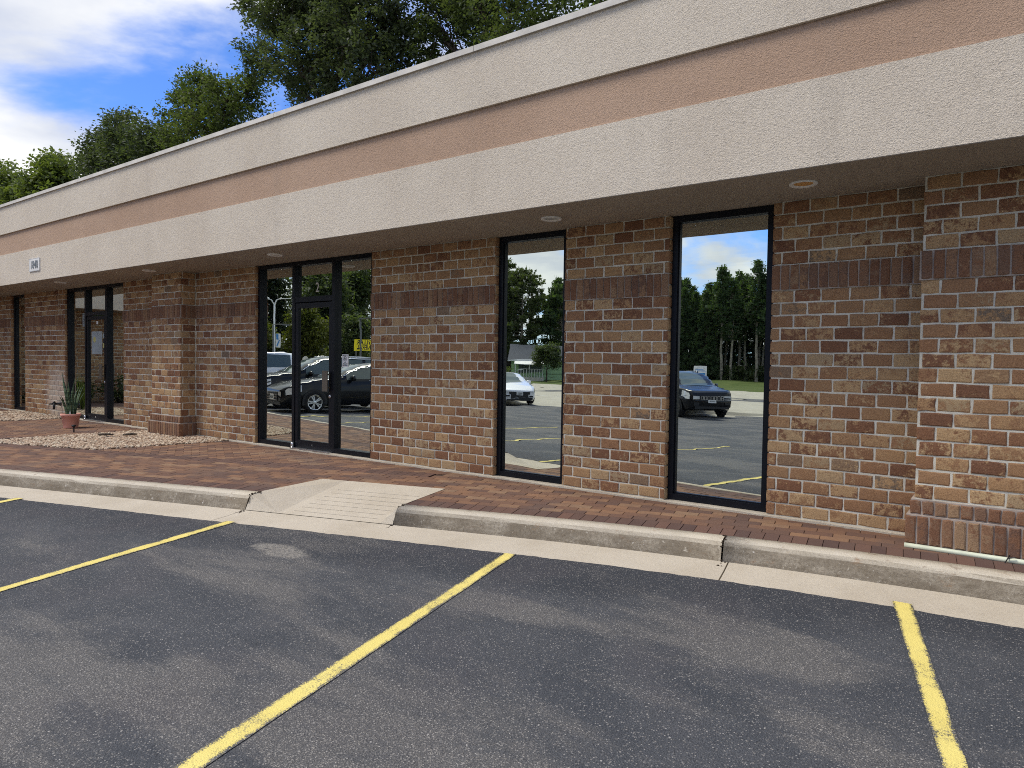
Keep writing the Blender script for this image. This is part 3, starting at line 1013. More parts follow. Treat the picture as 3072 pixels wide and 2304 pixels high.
# ------------------------------------------------------------------ stall lines
def stall_line(pa, pb, qa, qb, label):
    """pa,pb: two corners at the kerb, qa,qb at the far end"""
    n, k = 60, 4
    vs, ed = [], []
    for i in range(n + 1):
        t = i / n
        a = Vector(pa).lerp(Vector(qa), t); c = Vector(pb).lerp(Vector(qb), t)
        for j in range(k + 1):
            s = j / k
            p = a.lerp(c, s)
            if j in (0, k): p += (c - a) * R.uniform(-0.016, 0.016)
            vs.append((p.x, p.y, A0 + SL * p.y + 0.004))
            ed.append(1.0 if j in (0, k) else 0.0)
    fs = [(i * (k + 1) + j, i * (k + 1) + j + 1, (i + 1) * (k + 1) + j + 1, (i + 1) * (k + 1) + j) for i in range(n) for j in range(k)]
    b = MB(); b.add(vs, fs)
    o = b.build('stall_line', MAT['yellow'])
    at = o.data.attributes.new('edge', 'FLOAT', 'POINT')
    at.data.foreach_set('value', np.array(ed, dtype=np.float32))
    return tag(o, label, 'parking line', 'yellow stall lines', 'structure')
def ext(p, q, L):
    d = (Vector(q) - Vector(p)).normalized()
    v = Vector(p) + d * L
    return (v.x, v.y)
LL = 5.4
lines = [((-7.735, -3.10), (-7.635, -3.072), (-7.255, -5.0), (-7.355, -5.02), 'yellow stall line farthest left by the kerb'),
         ((-5.081, -2.372), (-4.978, -2.342), (-4.636, -4.201), (-4.735, -4.174), 'yellow stall line that meets the kerb joint left of the ramp'),
         ((-2.502, -1.700), (-2.412, -1.672), (-1.845, -4.426), (-1.943, -4.491), 'yellow stall line crossing the middle of the lot'),
         ((-0.025, -1.104), (0.077, -1.098), (0.436, -2.783), (0.360, -2.827), 'yellow stall line nearest the right brick pier')]
for pa, pb, qa, qb, lab in lines:
    stall_line(pa, pb, ext(pa, qb, LL), ext(pb, qa, LL), lab)
for i in range(1, 6):
    x = -7.685 - 2.66 * i * 0.963
    c = kpt(x, 0.64)
    d = Vector((0.195, -0.981))
    pa, pb = (c[0] - .05, c[1] - .014), (c[0] + .05, c[1] + .014)
    stall_line(pa, pb, (pa[0] + d.x * LL, pa[1] + d.y * LL), (pb[0] + d.x * LL, pb[1] + d.y * LL),
               'yellow stall line beyond the left of the lot, seen only in the door glass')

# ------------------------------------------------------------------ building
bld = empty('office_building', (0, 0, 0), 0, 'single storey brown brick office building with cream and tan stucco fascia', 'building')
OPEN = [(-17.58, -16.79), (-14.726, -12.274), (-8.266, -5.851), (-3.931, -3.072), (-1.977, -1.091)]
PIERS = [(-10.775, -9.872), (-0.018, 0.92)]
PY = -0.24
WX0, WX1 = -21.5, 9.0
sections = []
x = WX0
for a, c in OPEN:
    sections.append((x, a)); x = c
sections.append((x, WX1))
# mortar cores: one wall part per stretch of wall, one per pier
walls = []
for a, c in sections:
    core = MB()
    core.box(a + 0.014, c - 0.014, 0.0062, 0.30, -0.03, ZT)
    walls.append((a, c, core.build('brick_wall', MAT['mortar'], bld)))
piers = []
for a, c in PIERS:
    pc = MB()
    pc.box(a + 0.009, c - 0.009, PY + 0.0062, 0.02, -0.08, ZT)
    piers.append((a, c, pc.build('brick_pier', MAT['mortar'], bld)))
# brick meshes
def brick_mesh(w, h, rng, d=0.024, jit=0.0034):
    """front face at y=0 looking to -Y, centred in x and z"""
    xs = [-w / 2, 0, w / 2, w / 2, w / 2, 0, -w / 2, -w / 2]
    zs = [-h / 2, -h / 2, -h / 2, 0, h / 2, h / 2, h / 2, 0]
    back, mid, front = [], [], []
    for x, z in zip(xs, zs):
        jx, jz = rng.uniform(-jit, jit), rng.uniform(-jit, jit)
        back.append((x + jx, d, z + jz))
        mid.append((x + jx, 0.0042 + rng.uniform(-.001, .001), z + jz))
        c = 0.0042 + rng.uniform(0, 0.002)
        corner = rng.uniform(1.4, 2.6) if abs(x) > 1e-6 and abs(z) > 1e-6 else 1.0
        front.append((x + jx - (c * corner if x > 0 else -c * corner if x < 0 else 0), rng.uniform(-.0008, .0008), z + jz - (c * corner if z > 0 else -c * corner if z < 0 else 0)))
    vs = back + mid + front + [(rng.uniform(-.02, .02), -0.0018, rng.uniform(-.01, .01))]
    fs = []
    for i in range(8):
        j = (i + 1) % 8
        fs.append((i, j, 8 + j, 8 + i))
        fs.append((8 + i, 8 + j, 16 + j, 16 + i))
        fs.append((16 + i, 16 + j, 24))
    return vs, fs
brng = random.Random(11)
GAP = 0.0135
FULL = [brick_mesh(BL - GAP, CS - GAP, brng) for _ in range(10)]
HALF = [brick_mesh(BL / 2 - GAP, CS - GAP, brng) for _ in range(5)]
SW = 0.0735
SOLD = [brick_mesh(SW - 0.010, 2 * CS - GAP, brng) for _ in range(6)]
SHORT = [brick_mesh(SW - 0.010, CS - GAP, brng) for _ in range(5)]
bricks = []                        # (matrix, geo index, kind, w)
def place(kind, idx, cx, cz, y, w, rot=0.0, sx=1.0, xo=None):
    # rot 0: faces -Y; rot 90: faces +X
    if rot == 0.0:
        M = Matrix.Translation((cx, y + brng.uniform(-0.0025, 0.0025), cz))
    else:
        M = Matrix.Translation((y, cx, cz)) @ Matrix.Rotation(rot, 4, 'Z')
    M = M @ Matrix.Rotation(brng.uniform(-0.006, 0.006), 4, 'Y') @ Matrix.Diagonal((sx, 1, 1, 1))
    bricks.append((M, kind, idx, w))
def course(a, c, zc, y, parity, rot=0.0):
    """running bond between a and c"""
    ph = 0.5 * parity
    i0 = math.floor(a / BL - ph) - 1
    x = (i0 + ph) * BL
    while x < c:
        l, r = max(x, a - GAP / 2 * 0), min(x + BL, c)
        l = max(l, a)
        w = r - l
        if w > 0.035:
            full = BL if w > BL * 0.7 else BL / 2
            kind = 'F' if full == BL else 'H'
            n = 10 if kind == 'F' else 5
            sx = (w - GAP) / (full - GAP)
            place(kind, brng.randrange(n), (l + r) / 2, zc, y, w, rot, sx)
        x += BL
def soldiers(a, c, z0, y, kind='S', rot=0.0):
    n = max(1, round((c - a) / SW))
    w = (c - a) / n
    for i in range(n):
        place(kind, brng.randrange(5), a + (i + .5) * w, z0 + (CS if kind == 'S' else CS / 2), y, w, rot, w / SW)
def face(a, c, y, rot=0.0, pier=False):
    for r in range(25):
        zc = (r + .5) * CS
        if r in (18, 19): continue
        if pier and r < 3:
            continue
        course(a, c, zc, y, r % 2, rot)
    soldiers(a, c, 18 * CS, y - 0.016 if rot == 0 else y + 0.016, 'S', rot)
for a, c in sections:
    subs = [(a, c)]
    for pa, pb in PIERS:
        subs = [s for (l, r) in subs for s in (((l, pa), (pb, r)) if l < pa and pb < r else ((l, r),))]
    for l, r in subs:
        face(l, r, 0.0)
    for rr_ in range(25):                  # brick returns into the window and door openings
        for xe, rot_ in ((c, math.radians(90)), (a, math.radians(-90))):
            if WX0 + .1 < xe < WX1 - .1:
                place('H', brng.randrange(5), 0.048, (rr_ + .5) * CS, xe, 0.10, rot_, 0.98)
for a, c in PIERS:
    face(a, c, PY, 0.0, True)
    face(PY + 0.004, 0.0, c, math.radians(90), True)
    if a < -5:
        face(PY + 0.004, 0.0, a, math.radians(-90), True)
    # stepped base: a soldier course with a shorter one set back on top
    soldiers(a - 0.045, c + 0.045, -0.01, PY - 0.045, 'S')
    soldiers(a - 0.022, c + 0.022, 2 * CS - 0.006, PY - 0.022, 'T')
    soldiers(PY - 0.04, 0.0, -0.01, c + 0.045, 'S', math.radians(90))
    soldiers(PY - 0.018, 0.0, 2 * CS - 0.006, c + 0.022, 'T', math.radians(90))
    mp = MB()
    mp.box(a - 0.036, c + 0.036, PY - 0.036, 0.015, -0.12, 2 * CS - 0.008)
    mp.box(a - 0.013, c + 0.013, PY - 0.013, 0.012, 2 * CS - 0.009, 3 * CS - 0.004)
    tag(mp.build('pier_base', MAT['mortar_p'], bld), kind='stuff')
# purple mortar behind soldier courses
scs = []
for a, c in sections:
    mp = MB()
    mp.box(a + 0.004, c - 0.004, -0.0065, 0.02, 18 * CS - 0.002, 20 * CS - 0.004)
    scs.append((a, c, 0.0, mp.build('soldier_course', MAT['mortar_p'], bld)))
for a, c in PIERS:
    mp = MB()
    mp.box(a - 0.006, c + 0.006, PY - 0.0065, 0.013, 18 * CS - 0.003, 20 * CS - 0.005)
    scs.insert(0, (a - .06, c + .06, PY, mp.build('soldier_course', MAT['mortar_p'], bld)))
def owner(cls, T):
    if cls == 'F':
        for a, c, o in piers:
            if a - .06 < T.x < c + .06 and T.y < -.004: return o
        return min(walls, key=lambda w: max(w[0] - T.x, T.x - w[1], 0))[2]
    for a, c, y, o in scs[:len(PIERS)]:
        if a < T.x < c and T.y < -.03: return o
    return min(scs[len(PIERS):], key=lambda w: max(w[0] - T.x, T.x - w[1], 0))[3]
GEO = {'F': FULL, 'H': HALF, 'S': SOLD, 'T': SHORT}
MES = {}
for kk, L in GEO.items():
    for i, (vs, fs) in enumerate(L):
        b = MB(); b.add(vs, fs)
        MES[kk, i] = b.mesh('brick' if kk in 'FH' else 'soldier_brick', MAT['brick' if kk in 'FH' else 'soldier'])
def vis_area(M, kind, w):
    h = CS if kind in 'FHT' else 2 * CS
    s = M.to_scale()
    ww = 0.5 * w
    T = M.translation
    ax = (M.to_3x3() @ Vector((1, 0, 0))).normalized()
    nrm = (M.to_3x3() @ Vector((0, -1, 0))).normalized()
    if nrm.dot(CAM_LOC - T) <= 0: return 0
    pr = [project(T + ax * (ww * i) + Vector((0, 0, h / 2 * j))) for i, j in ((-1, -1), (1, -1), (1, 1), (-1, 1))]
    if any(p is None for p in pr): return 0
    cx = sum(p[0] for p in pr) / 4; cy = sum(p[1] for p in pr) / 4
    if not (-8 < cx < 1032 and -8 < cy < 776): return 0
    return area(pr)
ranked = {'F': [], 'S': []}
for M, kind, idx, w in bricks:
    ranked['F' if kind in 'FH' else 'S'].append((vis_area(M, kind, w), M, kind, idx))
for cls, nm in (('F', 'brick'), ('S', 'soldier_brick')):
    L = sorted(ranked[cls], key=lambda t: -t[0])
    rb = MB()
    for i, (a, M, kind, idx) in enumerate(L):
        t = brng.uniform(0.02, 0.98)
        if i < 300 and a > 0:
            o = link(nm, MES[kind, idx % len(GEO[kind])], owner(cls, M.translation))
            o.matrix_local = M
            o['tone'] = t
        else:
            vs, fs = GEO[kind][idx % len(GEO[kind])]
            rb.add([M @ Vector(v) for v in vs], fs, t)
    tag(rb.build('distant_' + nm, MAT['brick' if cls == 'F' else 'soldier'], bld), kind='stuff')

# foundation strip under walls and frames
fb = MB()
xs = sorted([WX0, WX1] + [v for p in PIERS for v in (p[0] - .05, p[1] + .05)])
for a, c in ((WX0, PIERS[0][0] - .05), (PIERS[0][1] + .05, PIERS[1][0] - .05), (PIERS[1][1] + .05, WX1)):
    n = int((c - a) / 0.12)
    vs = []
    for i in range(n + 1):
        x = a + (c - a) * i / n
        j = R.uniform(-0.006, 0.006)
        vs += [(x, -0.024 + j, -0.05), (x, -0.021 + j, -0.008 + R.uniform(-.004, .006)), (x, 0.0, -0.001 + R.uniform(-.002, .002)), (x, 0.14, -0.0005)]
    fb.add(vs, [(4 * i + j, 4 * i + j + 1, 4 * i + j + 5, 4 * i + j + 4) for i in range(n) for j in range(3)])
fb.build('foundation_strip', MAT['gutter'], bld)

# fascia, soffit, coping, roof
FY = -0.90
Z1, Z2, Z3 = 3.12, 3.505, 4.018
def band(z0, z1, y, mat, name, x0=-20.6, x1=9.0):
    b = MB()
    b.box(x0, x1, y, y + 0.30, z0, z1)
    return b.build(name, mat, bld)
band(ZT + 0.0045, Z1, FY, MAT['cream'], 'stucco_band')
band(Z1 + 0.001, Z2 - 0.001, FY + 0.015, MAT['tan'], 'tan_stucco_band')
band(Z2, Z3, FY - 0.012, MAT['cream'], 'stucco_band')
sb = MB()
sb.box(-20.6, 9.0, FY + 0.301, 0.32, ZT + 0.001, ZT + 0.05)
sb.box(-20.6, 9.0, FY + 0.002, FY + 0.3005, ZT + 0.0005, ZT + 0.0040)
sb.build('soffit', MAT['soffit'], bld)
# grooves of shadow and highlight come from the steps; coping in 3 m lengths
x = 8.5
while x > -20.5:
    b = MB()
    x0 = max(x - 3.0 + 0.006, -20.57)
    b.box(x0, x, FY - 0.034, FY + 0.33, Z3 + 0.001, Z3 + 0.048)
    b.box(x0, x, FY - 0.036, FY - 0.034 + 0.0, Z3 - 0.004, Z3 + 0.046)
    b.build('coping_panel', MAT['coping'], bld)
    x -= 3.0
rb = MB()
rb.box(-32, 9.0, FY + 0.31, 9.0, 3.70, 3.80)
rb.box(-32, 9.0, 8.7, 9.0, -0.3, 4.0)
rb.box(8.8, 9.0, 0.35, 8.7, -0.3, 3.69)
rb.build('roof', MAT['roof'], bld)

# wing on the far left, at right angles: it shows in the glass of the left door
wing = MB()
WY = -4.6
wing.box(-20.6, -20.3, WY, FY - 0.04, ZT - 0.002, Z1)
wing.build('wing_stucco_band', MAT['cream'], bld)
b = MB(); b.box(-20.6, -20.335, WY, FY - 0.04, Z1 + .001, Z2 - .001); b.build('wing_tan_stucco_band', MAT['tan'], bld)
b = MB(); b.box(-20.6, -20.288, WY, FY - 0.04, Z2, Z3); b.build('wing_stucco_band', MAT['cream'], bld)
b = MB(); b.box(-21.6, -20.601, WY, FY - 0.04, ZT + .001, ZT + .05); b.box(-31, -20.6, WY, FY, Z3 - .02, Z3 + .05); b.build('wing_soffit', MAT['soffit'], bld)
b = MB(); b.box(-31, -21.46, WY + .01, 0.0, -0.35, ZT); b.build('wing_wall', MAT['mortar'], bld)
bw = MB()
for r in range(-2, 25):
    y = WY + (0.1 if r % 2 else 0.0)
    while y < -0.1:
        vs, fs = FULL[brng.randrange(10)]
        M = Matrix.Translation((-21.45, y + BL / 2, (r + .5) * CS)) @ Matrix.Rotation(math.radians(90), 4, 'Z')
        bw.add([M @ Vector(v) for v in vs], fs, brng.uniform(.02, .98))
        y += BL
tag(bw.build('wing_brick', MAT['brick'], bld), kind='stuff')

# ------------------------------------------------------------------ windows and doors
FYF, GY = 0.055, 0.10               # face of the frames, plane of the glass
def pane(parent, x0, x1, z0, z1, y=GY):
    b = MB()
    b.box(x0, x1, y, y + 0.008, z0, z1)
    return b.build('pane', MAT['glass'], parent)
def tallwin(x0, x1, name='window', label=None):
    b = MB()
    fw = 0.05
    zt = ZT - 0.004
    b.box(x0 + .003, x0 + fw, FYF, 0.16, 0.002, zt)
    b.box(x1 - fw, x1 - .003, FYF, 0.16, 0.002, zt)
    b.box(x0 + fw + .0005, x1 - fw - .0005, FYF + .001, 0.16, zt - 0.055, zt - .001)
    b.box(x0 + fw + .0005, x1 - fw - .0005, FYF + .001, 0.16, 0.003, 0.055)
    # glazing bead a little behind the face
    bd = 0.012
    b.box(x0 + fw + .0006, x0 + fw + bd, FYF + .022, GY + .02, 0.056, zt - .056)
    b.box(x1 - fw - bd, x1 - fw - .0006, FYF + .022, GY + .02, 0.056, zt - .056)
    b.box(x0 + fw + bd + .0005, x1 - fw - bd - .0005, FYF + .023, GY + .02, 0.0555, 0.055 + bd)
    o = b.build(name, MAT['frame'], bld)
    pane(o, x0 + fw + .001, x1 - fw - .001, 0.056, zt - .056)
    if label: o['label'] = label
    return o
tallwin(*OPEN[0], label='narrow dark window at the far left')
tallwin(*OPEN[3], label='tall mirror window reflecting the white car and green house')
tallwin(*OPEN[4], label='tall mirror window reflecting the black compact car')
def entrance(x0, x1, m1, m2, label):
    """m1, m2: mullion (left, right edges)"""
    b = MB()
    zt = ZT - 0.004
    fw = 0.05
    for a, c in ((x0 + .003, x0 + fw), (m1[0], m1[1]), (m2[0], m2[1]), (x1 - fw, x1 - .003)):
        b.box(a, c, FYF - .012, 0.16, 0.002, zt)
    for a, c in ((x0 + fw, m1[0]), (m1[1], m2[0]), (m2[1], x1 - fw)):
        b.box(a + .0005, c - .0005, FYF - .010, 0.16, zt - 0.055, zt - .001)
    for a, c in ((x0 + fw, m1[0]), (m2[1], x1 - fw)):
        b.box(a + .0005, c - .0005, FYF - .010, 0.16, 0.003, 0.062)
    b.box(m1[1] + .0005, m2[0] - .0005, FYF - .008, 0.16, 1.985, 2.055)
    o = b.build('entrance_frame', MAT['frame'], bld)
    o['label'] = label
    pane(o, x0 + fw + .001, m1[0] - .001, 0.063, zt - .056)
    pane(o, m2[1] + .001, x1 - fw - .001, 0.063, zt - .056)
    pane(o, m1[1] + .001, m2[0] - .001, 2.056, zt - .056)
    # leaf
    d = MB()
    l, r = m1[1] + .008, m2[0] - .008
    y = FYF - 0.004
    d.box(l, l + .055, y, y + .045, 0.012, 1.972)
    d.box(r - .055, r, y, y + .045, 0.012, 1.972)
    d.box(l + .0555, r - .0555, y + .001, y + .044, 1.905, 1.971)
    d.box(l + .0555, r - .0555, y + .001, y + .044, 0.013, 0.118)
    dr = d.build('door', MAT['frame'], bld)
    pane(dr, l + .056, r - .056, 0.119, 1.904, y + 0.025)
    # pull handle: a flat bronze plate held off the stile by two studs
    h = MB()
    h.box(r - .115, r - .012, y - .062, y - .050, 0.80, 1.07)
    h.box(r - .112, r - .100, y - .0500, y - .038, 0.80, 1.07)
    h.box(r - .05, r - .03, y - .050, y - .0005, 0.84, 0.86)
    h.box(r - .05, r - .03, y - .050, y - .0005, 1.01, 1.03)
    h.build('handle', MAT['handle'], dr)
    lk = MB(); lk.lathe([(0, -.012), (.02, -.012), (.023, -.006), (.023, 0.0)], 16, Matrix.Translation((r - .026, y - .0005, 0.735)) @ Matrix.Rotation(math.radians(-90), 4, 'X'))
    lk.build('lock', MAT['silver'], dr, True)
    hg = MB(); hg.lathe([(0, 0), (.022, 0), (.022, .07), (.016, .076), (0, .076)], 14, Matrix.Translation((m1[1] - .015, FYF - .03, 0.004)))
    hg.build('pivot_hinge', MAT['silver'], dr, True)
    bdg = MB(); bdg.lathe([(.03, 0), (.026, -.004), (0, -.005)], 16, Matrix.Translation(((l + r) / 2, y + .0, 0.068)) @ Matrix.Rotation(math.radians(-90), 4, 'X') @ Matrix.Diagonal((1, .45, 1, 1)) @ Matrix.Scale(-1, 4, (0, 0, 1)))
    bdg.build('maker_badge', MAT['silver'], dr, True)
    th_ = MB(); th_.box(l - .03, r + .03, -0.018, 0.054, 0.001, 0.010)
    th_.build('threshold', MAT['silver'], bld)
    return o, dr
entrance(*OPEN[2], (-7.475, -7.418), (-6.640, -6.583), 'dark glass entrance with sidelights and the number two')
entrance(*OPEN[1], (-13.94, -13.875), (-13.075, -13.005), 'dark glass entrance with posters at the left')

# ------------------------------------------------------------------ recessed lights in the soffit
def text_obj(name, s, size, mat, parent, loc, rot, align='CENTER', sx=1.0, ext=0.001):
    c = bpy.data.curves.new(name, 'FONT')
    c.body = s
    c.size = size
    c.align_x = align
    c.align_y = 'CENTER'
    c.extrude = ext
    c.materials.append(mat)
    o = link(name, c, parent)
    o.location = loc
    o.rotation_euler = rot
    o.scale = (sx, 1, 1)
    return o
def recessed(x, y, label, lens):
    e = empty('recessed_light', (x, y, ZT), 0, label, 'ceiling light', 'recessed lights in the soffit')
    b = MB(); b.lathe([(.066, -.003), (.092, -.013), (.097, -.010), (.098, 0.0005)], 28)
    b.build('trim_ring', MAT['white'], e, True)
    b = MB(); b.lathe([(.0665, -.0025), (.058, -.001), (.03, .0003), (0, .0004)], 24)
    b.build('lens', MAT[lens], e, True)
    return e
recessed(-0.745, -0.50, 'round recessed soffit light with amber lens right of the black car window', 'lens')
recessed(-2.94, -0.46, 'round recessed soffit light with bare white trim near the white car window', 'lamp_in')
recessed(-7.10, -0.49, 'round white recessed soffit light in front of the door numbered two', 'lamp_in')
recessed(-10.2, -0.55, 'round white recessed soffit light beside the left brick pier', 'lamp_in')
recessed(-13.4, -0.57, 'round white recessed soffit light in front of the left door with posters', 'lamp_in')

# ------------------------------------------------------------------ number plaque
plq = empty('number_plaque', (-13.59, FY, 2.825), 0, 'small white plaque with the number 1840 on the cream fascia', 'sign')
b = MB(); b.box(-.23, .23, -.012, -.0005, -.115, .115)
b.build('plate', MAT['white'], plq)
b = MB()
for a in ((-.226, .226, .108, .1095), (-.226, .226, -.1095, -.108), (-.226, -.2245, -.1075, .1075), (.2245, .226, -.1075, .1075)):
    b.box(a[0], a[1], -.0135, -.0122, a[2], a[3])
b.build('border', MAT['ink'], plq)
text_obj('digits', '1840', 0.20, MAT['digit_grey'], plq, (0, -.0145, -.003), (PI / 2, 0, 0), sx=0.86, ext=0.002)

# ------------------------------------------------------------------ door stickers and posters
def glass_item(name, x, z, w, h, label, cat, mat, y=GY - .004):
    e = empty(name, (x, y, z), 0, label, cat)
    b = MB(); b.box(-w / 2, w / 2, 0, .0025, -h / 2, h / 2)
    b.build('sheet', mat, e)
    return e
nt = glass_item('notice', -6.435, 1.205, 0.118, 0.165, 'small white notice with a crossed circle on the glass right of door two', 'notice', MAT['white'])
text_obj('lettering', 'NOTICE', 0.025, MAT['ink'], nt, (0, -.001, .066), (PI / 2, 0, 0))
text_obj('lettering', 'NO', 0.016, MAT['ink'], nt, (0, -.001, -.023), (PI / 2, 0, 0))
text_obj('lettering', 'FIREARMS', 0.021, MAT['ink'], nt, (0, -.001, -.043), (PI / 2, 0, 0))
text_obj('lettering', 'ALLOWED', 0.021, MAT['ink'], nt, (0, -.001, -.062), (PI / 2, 0, 0))
b = MB()
T = Matrix.Translation((0, -.001, .024)) @ Matrix.Rotation(PI / 2, 4, 'X')
b.lathe([(.026, 0), (.032, 0)], 28, T)
b.box(-.028, .028, -.003, .003, -.0002, .0002, M=T @ Matrix.Rotation(math.radians(-45), 4, 'Z'))
b.box(-.016, .012, .004, .010, .0001, .0004, M=T)
b.box(-.016, -.008, -.012, .004, .0001, .0004, M=T)
b.build('symbol', MAT['ink'], nt)
num = empty('unit_number', (-7.005, GY - .003, 2.17), 0, 'pale numeral 2 on the glass over the door', 'number')
text_obj('digit', '2', 0.185, MAT['offwhite'], num, (0, 0, 0), (PI / 2, 0, 0), sx=0.85)
LDY = FYF - 0.004 + 0.025
po = glass_item('poster', -13.49, 1.47, 0.43, 0.43, 'grey paper poster with a faint yellow mark on the left door', 'poster', MAT['paper'], LDY - .004)
b = MB(); b.lathe([(0, 0), (.055, 0)], 20, Matrix.Translation((-.09, -.0008, .06)) @ Matrix.Rotation(PI / 2, 4, 'X'))
b.build('print', MAT['paper_y'], po)
po2 = glass_item('small_poster', -13.18, 1.44, 0.10, 0.20, 'small dark and yellow card beside the grey poster', 'card', MAT['black'], LDY - .005)
b = MB(); b.box(-.045, .03, -.001, -.0002, -.07, .02); b.build('print', MAT['paper_y'], po2)
po3 = glass_item('small_poster', -13.19, 1.60, 0.09, 0.08, 'small pale card above the dark and yellow card', 'card', MAT['paper'], LDY - .005)
op = glass_item('opening_sign', -13.47, 1.85, 0.055, 0.055, 'little white square sticker at the top of the left door', 'sticker', MAT['white'], LDY - .004)
st = glass_item('window_sticker', -13.99, 1.20, 0.075, 0.50, 'tall narrow white sticker on the sidelight of the left door', 'sticker', MAT['white'])
b = MB()
for i in range(11):
    z = -.22 + i * .042
    b.box(-.02, R.uniform(.0, .025), -.0012, -.0003, z, z + R.uniform(.012, .026))
b.build('print', MAT['ink'], st)
st2 = glass_item('window_sticker', -14.07, 1.92, 0.17, 0.26, 'faded pale lettered sticker high on the sidelight of the left door', 'sticker', MAT['paper'])
b = MB()
for i in range(7):
    z = -.11 + i * .034
    for j in range(4):
        b.box(-.07 + j * .037, -.045 + j * .037, -.0012, -.0003, z, z + .018)
b.build('print', MAT['ink'], st2)
wk = MB(); wk.box(-.035, .035, 0, .004, -.012, .012); wk.box(-.03, -.012, -.02, 0, -.02, .02)
tag(wk.build('window_latch', MAT['silver'], None, loc=(-16.98, GY - .006, 0.56)), 'small silver latch low on the far left window', 'latch')

# ------------------------------------------------------------------ pot with snake plant
PX, PYY = -12.76, -0.66
pz = wz(PYY)
pot = empty('potted_plant', (PX, PYY, pz), 0, 'tall snake plant in a terracotta pot by the left door', 'potted plant')
b = MB()
b.lathe([(0, 0), (.108, 0), (.112, .01), (.123, .09), (.126, .092), (.138, .205), (.153, .209), (.158, .216), (.158, .246), (.153, .25), (.145, .246), (.141, .20)], 40)
b.build('pot', MAT['pot'], pot, True)
b = MB(); b.lathe([(.142, .215), (.08, .225), (0, .228)], 24)
b.build('soil', MAT['soil'], pot, True)
lr = random.Random(5)
for i in range(24):
    a = lr.uniform(0, 2 * PI); rr = lr.uniform(.01, .085)
    bx, by = rr * math.cos(a), rr * math.sin(a)
    H = lr.uniform(.36, .64)
    if i == 0: bx, by, H = -.07, -.02, .76
    if i == 1: bx, by, H = .07, 0, .66
    lean = Vector((bx * lr.uniform(.6, 2.2) - .01, by * 1.6, 0))
    if i == 2: lean = Vector((-.20, .02, 0)); H = .42
    wv = Vector((math.cos(a + 1.5), math.sin(a + 1.5), 0))
    if i < 2: wv = Vector((.9, .4, 0))
    n = 9
    vs = []
    for j in range(n + 1):
        t = j / n
        w = .023 * (1 - .30 * t) * (1 - max(0, t - .6) / .4 * .98) * (1.25 if i < 3 else 1)
        tw = wv * math.cos(t * .8) + Vector((-wv.y, wv.x, 0)) * math.sin(t * .8)
        c = Vector((bx, by, .215 + H * t)) + lean * t * t + wv * .012 * math.sin(t * 7 + i)
        nb = Vector((-tw.y, tw.x, 0)) * w * .25
        vs += [c - tw * w, c + nb, c + tw * w, c - nb * .3]
    fs = [(4 * j + q, 4 * j + (q + 1) % 4, 4 * j + 4 + (q + 1) % 4, 4 * j + 4 + q) for j in range(n) for q in range(4)]
    b = MB(); b.add(vs, fs)
    o = b.build('leaf', MAT['snake'], pot, True)
b = MB(); b.box(.085, .11, -.05, -.047, .215, .29)
b.build('plant_tag', MAT['white'], pot)

# ------------------------------------------------------------------ small things
tp = empty('wall_tap', (-14.93, 0, 0.255), 0, 'dark garden tap on the brick wall behind the plant pot', 'tap')
b = MB(); b.lathe([(.045, 0), (.045, .02), (.025, .022), (.022, .09)], 14, Matrix.Rotation(math.radians(90), 4, 'X'))
b.tube([(0, -.09, 0), (0, -.12, -.01), (0, -.125, -.11)], [.026, .024, .022], 10)
b.build('body', MAT['black'], tp, True)
b = MB(); b.tube([(-.26, -.115, -.02), (-.12, -.115, -.01), (0, -.115, .03)], [.014, .016, .02], 8)
b.build('lever', MAT['black'], tp, True)
ll = empty('landscape_light', (-12.02, -0.90, wz(-.9)), 0, 'short black stake light at the edge of the pebble bed', 'garden light')
b = MB(); b.tube([(0, 0, -.03), (0, 0, .09)], .011, 8); b.build('stake', MAT['black'], ll)
b = MB(); b.lathe([(.012, .08), (.032, .10), (.036, .118), (.02, .126), (0, .127)], 14); b.build('head', MAT['black'], ll, True)
for (x, y, l, a, lab) in ((-10.86, -0.90, .30, .3, 'longer dark stick lying on the pebbles'), (-10.55, -0.68, .20, .75, 'shorter dark stick on the pebbles nearer the pier')):
    b = MB()
    d = Vector((math.cos(a), math.sin(a), 0))
    p0 = Vector((x, y, wz(y) + .045))
    b.tube([p0 - d * l / 2, p0 + Vector((.01, .01, .012)), p0 + d * l / 2 + Vector((0, 0, .01))], [.014, .018, .010], 7)
    tag(b.build('stick', MAT['bark'], None, True), lab, 'stick')
cp = empty('conduit', (0, 0, 0), 0, 'pale green pipe along the foot of the right brick pier', 'pipe')
b = MB()
zc = wz(-.31) + .012
b.tube([(-.055, -.312, zc), (.3, -.314, zc), (.7, -.316, zc), (1.0, -.316, zc)], [.018] * 4, 12)
b.build('pipe', MAT['pipe'], cp, True)
b = MB()
b.tube([(.54, -.30, zc + .03), (.53, -.345, zc + .018), (.515, -.352, zc - .018)], .004, 6)
b.tube([(.53, -.345, zc + .018), (.57, -.34, zc + .03)], .004, 6)
b.build('clip', MAT['black'], cp)

